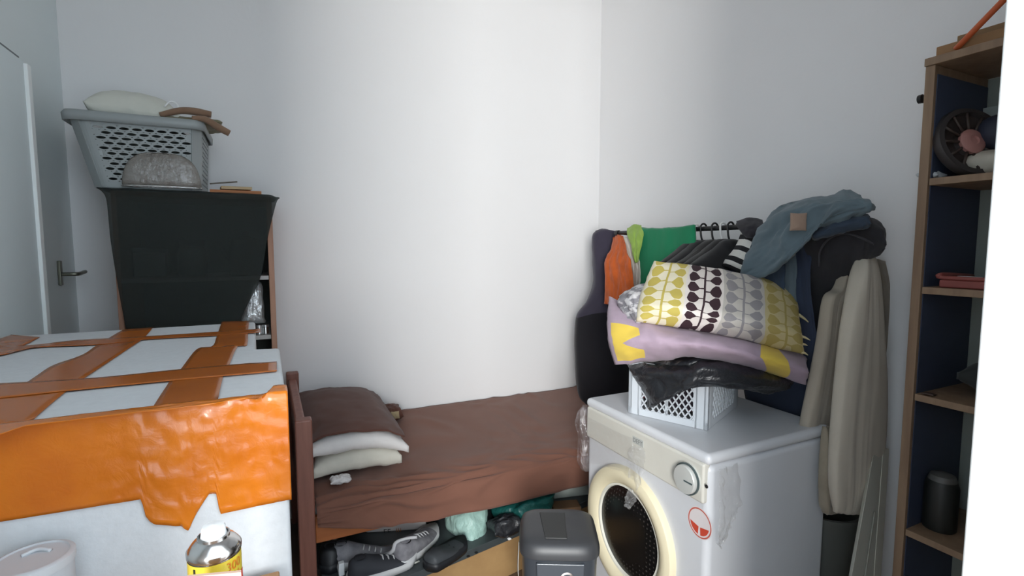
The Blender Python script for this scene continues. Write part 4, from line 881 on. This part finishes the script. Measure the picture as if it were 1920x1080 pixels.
for k, y in enumerate(ys):
    p = rail_pt(y); n_ = p + Vector((0, 0, -.06)); w = .21
    sh = lambda a, z: n_ + Vector((a * w, 0, z))
    rows = [[sh(-1.0, -.092), sh(-.5, -.036), sh(-.16, .006), sh(.16, .006), sh(.5, -.036), sh(1.0, -.092)], [sh(-1.08, -.15), sh(-.5, -.11), sh(-.16, -.08), sh(.16, -.08), sh(.5, -.11), sh(1.08, -.15)], [sh(-1.0, -.30), sh(-.5, -.30), sh(-.16, -.30), sh(.16, -.30), sh(.5, -.30), sh(1.0, -.30)], [sh(-.95, -.55), sh(-.5, -.56), sh(-.16, -.55), sh(.16, -.56), sh(.5, -.55), sh(.95, -.56)]]
    o = puff('black_shirt', rows, bks[k % 3], None, .075, (0, 1, 0), 30, 30, .006, (5, 2), k + 2, sharp=5, edge=.45); tag(o, labs[k], 'top', 'black tops on hangers')
# striped sleeve
sm_ = mat('striped_knit', srgb(214, 212, 206), .9)
t = NT(sm_); sx = t.node('ShaderNodeSeparateXYZ'); t.l.new(t.coord('UV'), sx.inputs[0]); st1 = t.m_('LESS_THAN', t.m_('FRACT', t.m_('MULTIPLY', sx.outputs[1], 3.6)), .42); t.l.new(t.mix(st1, srgb(214, 212, 206), srgb(24, 24, 28)), t.n['Principled BSDF'].inputs['Base Color'])
o = puff('striped_jumper', [gx((1392, 436), (1400, 438), (1410, 442), X=1.74), gx((1386, 454), (1396, 458), (1408, 464), X=1.70), gx((1376, 472), (1388, 477), (1404, 484), X=1.68), gx((1362, 488), (1378, 496), (1402, 504), X=1.66), gx((1356, 498), (1374, 506), (1400, 516), X=1.66)], sm_, None, .05, (.3, 1, 0), 24, 30, .004, (3, 3), 2, edge=.4); tag(o, 'black and white striped knit top beside the denim jacket', 'top')
o = puff('navy_shirt', [gx((1352, 500), (1375, 504), (1400, 510), X=1.71), gx((1350, 530), (1375, 534), (1402, 538), X=1.69), gx((1350, 580), (1375, 580), (1404, 580), X=1.69)], cloth('navy_jersey', (44, 46, 66)), None, .04, (.3, 1, 0), 24, 24, .004, (3, 3), 3, edge=.4); tag(o, 'dark navy top hanging under the striped knit top', 'top')
o = puff('black_scarf', [gx((1382, 414), (1404, 409), (1428, 412), X=1.77), gx((1384, 424), (1406, 420), (1432, 422), X=1.73), gx((1392, 436), (1410, 432), (1434, 432), X=1.71), gx((1400, 446), (1416, 446), (1438, 448), X=1.71)], cloth('black_scarf', (46, 44, 50)), None, .05, None, 24, 20, .005, (3, 3), 5, edge=.3); tag(o, 'dark cloth bunched over the rail left of the denim jacket', 'cloth')
# denim jacket
dn = cloth('blue_denim', (98, 114, 122), .8, .4, 10); dn2 = cloth('dark_denim', (56, 68, 84), .8, .4, 10)
dj = puff('denim_jacket', [gx((1432, 424), (1470, 384), (1515, 372), (1565, 366), (1600, 368), (1626, 392), X=1.72), gx((1418, 440), (1466, 404), (1515, 390), (1565, 384), (1605, 386), (1622, 400), X=1.62), gx((1404, 470), (1450, 440), (1500, 412), (1545, 400), (1580, 400), (1606, 404), X=1.60), gx((1390, 508), (1436, 492), (1480, 464), (1512, 440), (1530, 424), (1545, 420), X=1.60), gx((1382, 528), (1424, 520), (1462, 500), (1490, 474), (1508, 450), (1522, 434), X=1.60)], dn, None, .10, Vector((HEAD.x, HEAD.y, -.3)), 60, 50, .018, (5, 4), 7, sharp=3.5, edge=.2)
tag(dj, 'blue denim jacket with a tan patch thrown over the rail end', 'jacket')
q = P(1497, 416, X=1.545); cushion('patch', q, RIGHT, UP, -HEAD, .055, .058, .012, cloth('tan_patch', (158, 134, 118)), dj, .001, (3, 3), 1, 3, nu=16, nv=16)
o = puff('denim_sleeve', [gx((1412, 500), (1440, 492), (1470, 478), X=1.68), gx((1410, 540), (1440, 540), (1468, 540), X=1.66), gx((1408, 590), (1440, 590), (1466, 590), X=1.66)], dn2, dj, .06, None, 24, 24, .006, (4, 3), 3, edge=.3)
puff('collar', [gx((1516, 424), (1556, 402), (1600, 396), (1624, 402), X=1.66), gx((1520, 438), (1560, 420), (1602, 414), (1626, 416), X=1.61), gx((1530, 452), (1566, 440), (1604, 432), (1624, 430), X=1.63)], dn2, dj, .06, None, 30, 24, .007, (4, 3), 3, edge=.3)
jn = cloth('grey_blue_jeans', (92, 104, 112), .85, .4); nv = cloth('navy_denim', (50, 58, 76), .85, .4)
o = puff('grey_jeans', [gx((1452, 470), (1470, 464), (1490, 460), X=1.70), gx((1452, 520), (1472, 520), (1490, 520), X=1.68), gx((1452, 620), (1472, 620), (1490, 620), X=1.68)], jn, None, .05, None, 20, 30, .005, (3, 3), 3, edge=.35); tag(o, 'grey blue jeans leg hanging under the denim jacket', 'jeans')
o = puff('navy_jeans', [gx((1480, 450), (1500, 445), (1522, 445), X=1.71), gx((1478, 540), (1500, 540), (1516, 540), X=1.69), gx((1485, 650), (1510, 650), (1530, 650), X=1.70), gx((1400, 700), (1470, 705), (1525, 705), X=1.74), gx((1404, 775), (1470, 780), (1516, 785), X=1.75)], nv, None, .05, None, 30, 40, .006, (3, 3), 4, edge=.35); tag(o, 'navy jeans hanging down behind the printed pillow', 'jeans')
# dark jacket at the rail end
dk = cloth('black_coat', (50, 49, 53), .8, .3, 8)
o = puff('dark_jacket', [gx((1510, 424), (1545, 400), (1590, 400), (1625, 412), (1650, 442), X=1.78), gx((1506, 450), (1545, 428), (1592, 428), (1630, 440), (1652, 462), X=1.70), gx((1502, 500), (1540, 490), (1580, 478), (1616, 476), (1640, 482), X=1.72), gx((1506, 560), (1535, 556), (1560, 540), (1582, 520), (1600, 500), X=1.80), gx((1518, 640), (1535, 636), (1552, 620), (1566, 600), (1580, 570), X=1.83), gx((1520, 720), (1530, 720), (1542, 710), (1552, 700), (1560, 680), X=1.84)], dk, None, .10, Vector((HEAD.x, HEAD.y, -.2)), 50, 60, .012, (4, 5), 4, sharp=3.5, edge=.25); tag(o, 'black jacket hanging at the right end of the rail', 'jacket')
tube('collar_seam', gx((1536, 500), (1538, 470), (1556, 447), (1585, 438), (1615, 446), (1638, 458), X=1.645), .003, cloth('coat_seam', (62, 60, 64)), o, n=30)
# cream coats
crm_ = cloth('cream_cotton', (188, 180, 166), .9, .35, 6); crm2 = cloth('beige_cotton', (168, 158, 144), .9, .35, 6)
def pl(Y, *p): return [P(x, y, Y=Y) for x, y in p]
fold = lambda u, v: .35 + v
cj = puff('cream_coat', [pl(.98, (1613, 486), (1620, 479), (1628, 474), (1634, 479)), pl(.97, (1602, 530), (1615, 530), (1630, 530), (1643, 540)), pl(.96, (1584, 620), (1610, 625), (1632, 625), (1650, 640)), pl(.955, (1572, 720), (1600, 720), (1632, 720), (1654, 730)), pl(.955, (1562, 820), (1592, 820), (1625, 820), (1652, 820)), pl(.955, (1558, 900), (1590, 905), (1618, 905), (1642, 890)), pl(.955, (1564, 960), (1588, 964), (1606, 964), (1620, 968))], crm_, None, .06, (0, 1, 0), 60, 60, .008, (3.2, .8), 9, sharp=5, edge=.3, mask=fold)
tag(cj, 'long cream coat hanging from the rail end beside the bookcase', 'coat')
o = puff('beige_coat', [pl(1.06, (1586, 492), (1590, 488), (1594, 487)), pl(1.06, (1570, 540), (1577, 542), (1583, 545)), pl(1.06, (1550, 560), (1564, 570), (1578, 580)), pl(1.06, (1538, 640), (1556, 645), (1574, 650)), pl(1.06, (1522, 720), (1545, 725), (1570, 730)), pl(1.06, (1506, 790), (1536, 795), (1568, 795)), pl(1.06, (1500, 820), (1532, 825), (1566, 825))], crm2, None, .045, (0, 1, 0), 40, 50, .006, (3, .8), 4, sharp=5, edge=.3, mask=fold); tag(o, 'beige coat hanging between the printed pillow and the cream coat', 'coat')
o = puff('beige_shirt', [pl(.995, (1546, 800), (1556, 800), (1568, 800)), pl(.985, (1542, 870), (1556, 870), (1572, 870)), pl(.985, (1540, 940), (1556, 942), (1572, 942)), pl(.985, (1544, 962), (1556, 964), (1568, 962))], cloth('drab_cotton', (150, 140, 124)), None, .03, (0, 1, 0), 24, 30, .006, (3, 1.2), 4, sharp=5, edge=.4); tag(o, 'drab beige shirt tail between the washing machine and the cream coat', 'shirt')
o = puff('grey_curtain', [pl(1.06, (1634, 486), (1644, 486), (1656, 490)), pl(1.06, (1646, 560), (1654, 560), (1664, 560)), pl(1.06, (1650, 700), (1658, 700), (1668, 700)), pl(1.06, (1650, 840), (1658, 840), (1666, 840))], cloth('taupe_cotton', (150, 142, 130)), None, .03, (0, 1, 0), 20, 30, .005, (3, 1), 2, edge=.4); tag(o, 'taupe cloth hanging behind the cream coat against the wall', 'cloth')
# leaning board and dark tub
bpale = mat('pale_board', srgb(176, 176, 166), .55)
a, b, c, d = P(1622, 950, Y=.90), P(1652, 842, Y=.93), P(1667, 842, Y=.93), P(1640, 1120, Y=.87)
lb_ = thing('panel', (1.68, .9, 0), 'pale framed panel leaning beside the bookcase under the cream coat', 'panel')
dn_ = lambda a, b: a + (b - a) * (a.z / (a.z - b.z))
prism('panel_face', [dn_(P(1640, 838, Y=.93), P(1590, 1120, Y=.87)), P(1640, 838, Y=.93), P(1656, 838, Y=.93), dn_(P(1656, 838, Y=.93), P(1636, 1120, Y=.87))], (.01, .014, 0), bpale, lb_, .002)
prism('panel_edge', [dn_(P(1656, 842, Y=.928), P(1636, 1120, Y=.868)), P(1656, 842, Y=.928), P(1668, 842, Y=.928), dn_(P(1668, 842, Y=.928), P(1650, 1120, Y=.868))], (.004, .02, 0), mat('pale_edge', srgb(190, 188, 176), .55), lb_, .002)
tube('groove', [P(1616, 1120, Y=.866), P(1640, 960, Y=.897)], .0025, mat('groove_grey', srgb(140, 140, 132), .6), lb_)
q = P(1578, 1010, D=1.75)
tb_ = thing('grey_bin', (q.x + .03, 1.00, 0), 'dark grey tapered bin standing behind the pale panel', 'bin')
tbm = mat('grey_bin_plastic', srgb(84, 86, 82), .5)
xx, yy = 1.80, 1.10
lathe('bin_body', [(0, 0), (.075, 0), (.078, .005), (.11, .50), (.108, .5), (.074, .012), (0, .012)], tbm, tb_, (xx, yy, 0), seg=40); lathe('rim', [(.11, .488), (.118, .49), (.118, .505), (.106, .505)], tbm, tb_, (xx, yy, 0), seg=40)

# ================================================================== bookcase
BXF, BXB, BYF, BYN = 1.70, 2.0, .825, .285
edge_w = mat('bookcase_edge', srgb(146, 122, 98), .55, var=(5, .3, .7), col2=srgb(122, 98, 78), stretch=(6, 6, .6)); blue_p = mat('blue_paint', srgb(60, 70, 92), .6, var=(3, .3, .7), col2=srgb(50, 58, 78)); gback = mat('grey_green_board', srgb(140, 148, 142), .7)
bk = thing('bookcase', (1.85, .56, 0), 'tall open bookcase with blue inner side on the right', 'bookcase')
BT_ = P(1712, 132, X=BXF).z
sp = box('side_panel', (BXF, BYF - .024, 0), (BXB, BYF, BT_), edge_w, bk, .002); box('side_lining', (BXF + .012, BYF - .0265, .02), (BXB - .004, BYF - .0242, BT_ - .025), blue_p, sp, 0)
box('side_panel', (BXF, BYN, 0), (BXB, BYN + .024, BT_), edge_w, bk, .002)
box('top_panel', (BXF - .004, BYN, BT_), (BXB, BYF + .002, BT_ + .022), edge_w, bk, .002)
box('back_panel', (BXB + .0005, BYN, 0), (BXB + .008, BYF, BT_), gback, bk, 0)
shz = [P(x, y, X=BXF).z for x, y in ((1706, 338), (1700, 536), (1692, 733), (1680, 984))] + [.28]
for i, z in enumerate(shz): box('shelf', (BXF + .001, BYN + .0245, z - .02), (BXB - .001, BYF - .027, z), edge_w, bk, .0015)
# boards and stick on top
z = BT_ + .0225
a = P(1757, 95, X=1.74)
o = box('wooden_board', (1.735, .30, z), (1.96, a.y, z + .035), mat('board_wood', srgb(156, 118, 78), .6, var=(5, .3, .7), col2=srgb(136, 100, 66)), None, .002); tag(o, 'thick wooden board lying flat on the bookcase top', 'board')
o = box('wooden_board', (1.775, .30, z + .0355), (1.95, a.y - .03, z + .062), mat('board_dark', srgb(138, 108, 74), .6), None, .002); tag(o, 'darker thinner board on top of the thick wooden board', 'board')
ors = mat('orange_paint', srgb(196, 98, 48), .45, var=(6, .3, .7), col2=srgb(178, 70, 50))
pa = P(1792, 96, X=1.728); pa.z = z + .012; pb = P(1886, -4, X=1.70)
o = tube('orange_stick', [pa, (pa + pb) / 2, pb + (pb - pa) * .5], .008, ors); tag(o, 'orange red stick leaning up from the boards on the bookcase', 'stick')
hk = P(1701, 190, X=BXF + .02); o = lathe('hook', [(0, 0), (.006, 0), (.006, .012), (.013, .016), (.012, .026), (0, .028)], blk, None, (BXF + .03, BYF + .0005, hk.z), (0, 1, 0), 16); tag(o, 'small black knob on the outer side of the bookcase', 'hook')
# wheel on the top shelf
s0, s1_, s2_, s3_ = [q + .0005 for q in shz[:4]]
wc = Vector((1.80, .752, s0 + .099))
wh = thing('fan_wheel', (wc.x, wc.y, s0), 'dark round wheel with a pink hub leaning on the top shelf', 'wheel')
wax = Vector((-.38, -.88, .28)).normalized(); rb_ = mat('dark_rubber', srgb(52, 48, 48), .6)
lathe('tyre', [(.099, -.013), (.102, -.007), (.102, .007), (.099, .013), (.086, .015), (.082, .0), (.086, -.015), (.099, -.013)], rb_, wh, wc, wax, 56)
lathe('disc', [(.086, .004), (.07, -.006), (.04, -.008), (.035, .004), (0, .004)], mat('wheel_disc', srgb(56, 48, 46), .5), wh, wc, wax, 48)
hb_ = lathe('hub', [(.036, .002), (.036, .010), (.03, .015), (.013, .017), (.011, .012), (0, .012)], mat('pink_hub', srgb(170, 122, 116), .45), wh, wc, wax, 40)
for k in range(12):
    u_, w_, a_ = basis(wax); an = k / 12 * 6.28; r_ = (u_ * math.cos(an) + w_ * math.sin(an)); tube('spoke', [wc + r_ * .036 + a_ * .004, wc + r_ * .085 + a_ * .009], .004, mat('spoke_brown', srgb(66, 55, 50), .5), wh, n=2, seg=6)
a = P(1850, 245, X=1.93); o = box('paper_sheet', (1.975, a.y - .09, s0), (1.985, a.y + .055, s0 + .225), mat('pale_paper', srgb(166, 176, 174), .7), None, .001); tag(o, 'pale card standing at the back of the top shelf', 'card')
q = P(1858, 256, X=1.86); o = lathe('dark_ball', [(.05 * math.sin(R(k * 15)), -.05 * math.cos(R(k * 15))) for k in range(13)], mat('navy_ball', srgb(42, 46, 62), .6), None, (q.x, q.y - .015, s0 + .125), (0, 0, 1), 32)
tag(o, 'dark navy ball shape before the pale card on the top shelf', 'ball')
q = P(1850, 300, X=1.83); o = cushion('foam_lump', (1.84, q.y - .02, s0 + .038), (0, 1, 0), (1, 0, 0), (0, 0, 1), .14, .12, .076, mat('cream_foam', srgb(196, 190, 176), .7), None, .004, (3, 3), 1, 2.3, edge=.12); tag(o, 'rounded cream object under the dark ball on the top shelf', 'cap')
q = P(1745, 318, X=1.74); o = cushion('plastic_scrap', (1.745, q.y, s0 + .012), (0, 1, .1), (1, 0, 0), (0, 0, 1), .055, .05, .024, mat('pale_plastic', srgb(186, 192, 196), .35), None, .004, (3, 3), 2, 2.3, edge=.1); tag(o, 'small pale plastic scrap at the front of the top shelf', 'scrap')
# tray on the third shelf
q = P(1722, 532, X=1.74)
tr2 = thing('red_tray', (1.82, .6, s1_), 'flat dull red tray with a raised lip on the second shelf', 'tray')
rdm = mat('dull_red', srgb(142, 74, 68), .5, var=(6, .3, .7), col2=srgb(120, 60, 56))
box('tray_base', (1.715, .35, s1_), (1.955, .765, s1_ + .022), rdm, tr2, .005); tube('lip', [(1.722, .35, s1_ + .028), (1.722, .6, s1_ + .028), (1.722, .755, s1_ + .028), (1.735, .764, s1_ + .036), (1.90, .764, s1_ + .028)], .006, rdm, tr2)
a, b = P(1797, 504, X=1.80), P(1826, 502, X=1.80); o = tube('pen', [Vector((1.80, a.y, s1_ + .027)), Vector((1.79, a.y - .06, s1_ + .027))], .004, wp); tag(o, 'white pen lying across the dull red tray', 'pen')
q = P(1742, 736, X=1.715); o = cushion('coin_purse', (1.718, q.y, s2_ + .004), (0, 1, 0), (1, 0, 0), (0, 0, 1), .03, .022, .008, mat('dark_brown', srgb(66, 50, 44), .6), None, 0, (3, 3), 1, 2.2, edge=.1, nu=12, nv=12); tag(o, 'small dark flat lump at the edge of the third shelf', 'lump')
q = P(1800, 680, X=1.88); o = cushion('dark_bag', (1.87, .60, s2_ + .062), (0, 1, 0), (1, 0, 0), (0, 0, 1), .26, .2, .12, cloth('dark_canvas', (52, 56, 56)), None, .008, (4, 4), 5, 2.3, edge=.15); tag(o, 'dark soft bag slumped on the third shelf', 'bag')
q = P(1768, 885, X=1.80); bt = thing('bottle', (1.80, q.y, s3_), 'dark bottle with a pale shoulder on the lowest visible shelf', 'bottle')
lathe('bottle_body', [(0, s3_), (.04, s3_), (.042, s3_ + .005), (.042, s3_ + .13), (.036, s3_ + .15)], mat('dark_bottle', srgb(26, 29, 28), .5), bt, (1.80, q.y, 0)); lathe('shoulder', [(.036, s3_ + .15), (.03, s3_ + .165), (.014, s3_ + .172), (0, s3_ + .173)], mat('pale_cap', srgb(84, 84, 82), .5), bt, (1.80, q.y, 0))
o = cushion('dark_bundle', (1.88, .58, s3_ + .07), (0, 1, 0), (1, 0, 0), (0, 0, 1), .2, .17, .135, cloth('dark_bundle', (46, 48, 50)), None, .008, (4, 4), 8, 2.3, edge=.15); tag(o, 'dark cloth bundle behind the bottle on the lowest visible shelf', 'bundle')
# ================================================================== light
def area(name, loc, to, sx, sy, power, col):
    ld = bpy.data.lights.new(name, 'AREA'); ld.shape = 'RECTANGLE'; ld.size = sx; ld.size_y = sy; ld.energy = power; ld.color = col
    o = bpy.data.objects.new(name, ld); COL.objects.link(o); o.location = loc
    o.rotation_euler = (Vector(to) - Vector(loc)).to_track_quat('-Z', 'Y').to_euler(); return o
area('window_daylight', (-1.12, -2.5, 1.75), (.7, 1.6, 1.2), 1.0, 1.7, 226, (1.0, .98, .95))
w = bpy.data.worlds.new('sky'); SC.world = w; w.use_nodes = True
bg = w.node_tree.nodes['Background']; bg.inputs[0].default_value = (.78, .90, 1.0, 1); bg.inputs[1].default_value = 3.6
SC.view_settings.view_transform = 'Standard'; SC.view_settings.look = 'None'; SC.view_settings.gamma = 1.0; SC.view_settings.use_curve_mapping = False
SC.view_settings.exposure = 0.0
SC.cycles.use_denoising = True
SC.cycles.max_bounces = 10; SC.cycles.diffuse_bounces = 6; SC.cycles.transparent_max_bounces = 16
SC.cycles.sample_clamp_indirect = 6; SC.cycles.caustics_reflective = False; SC.cycles.caustics_refractive = False
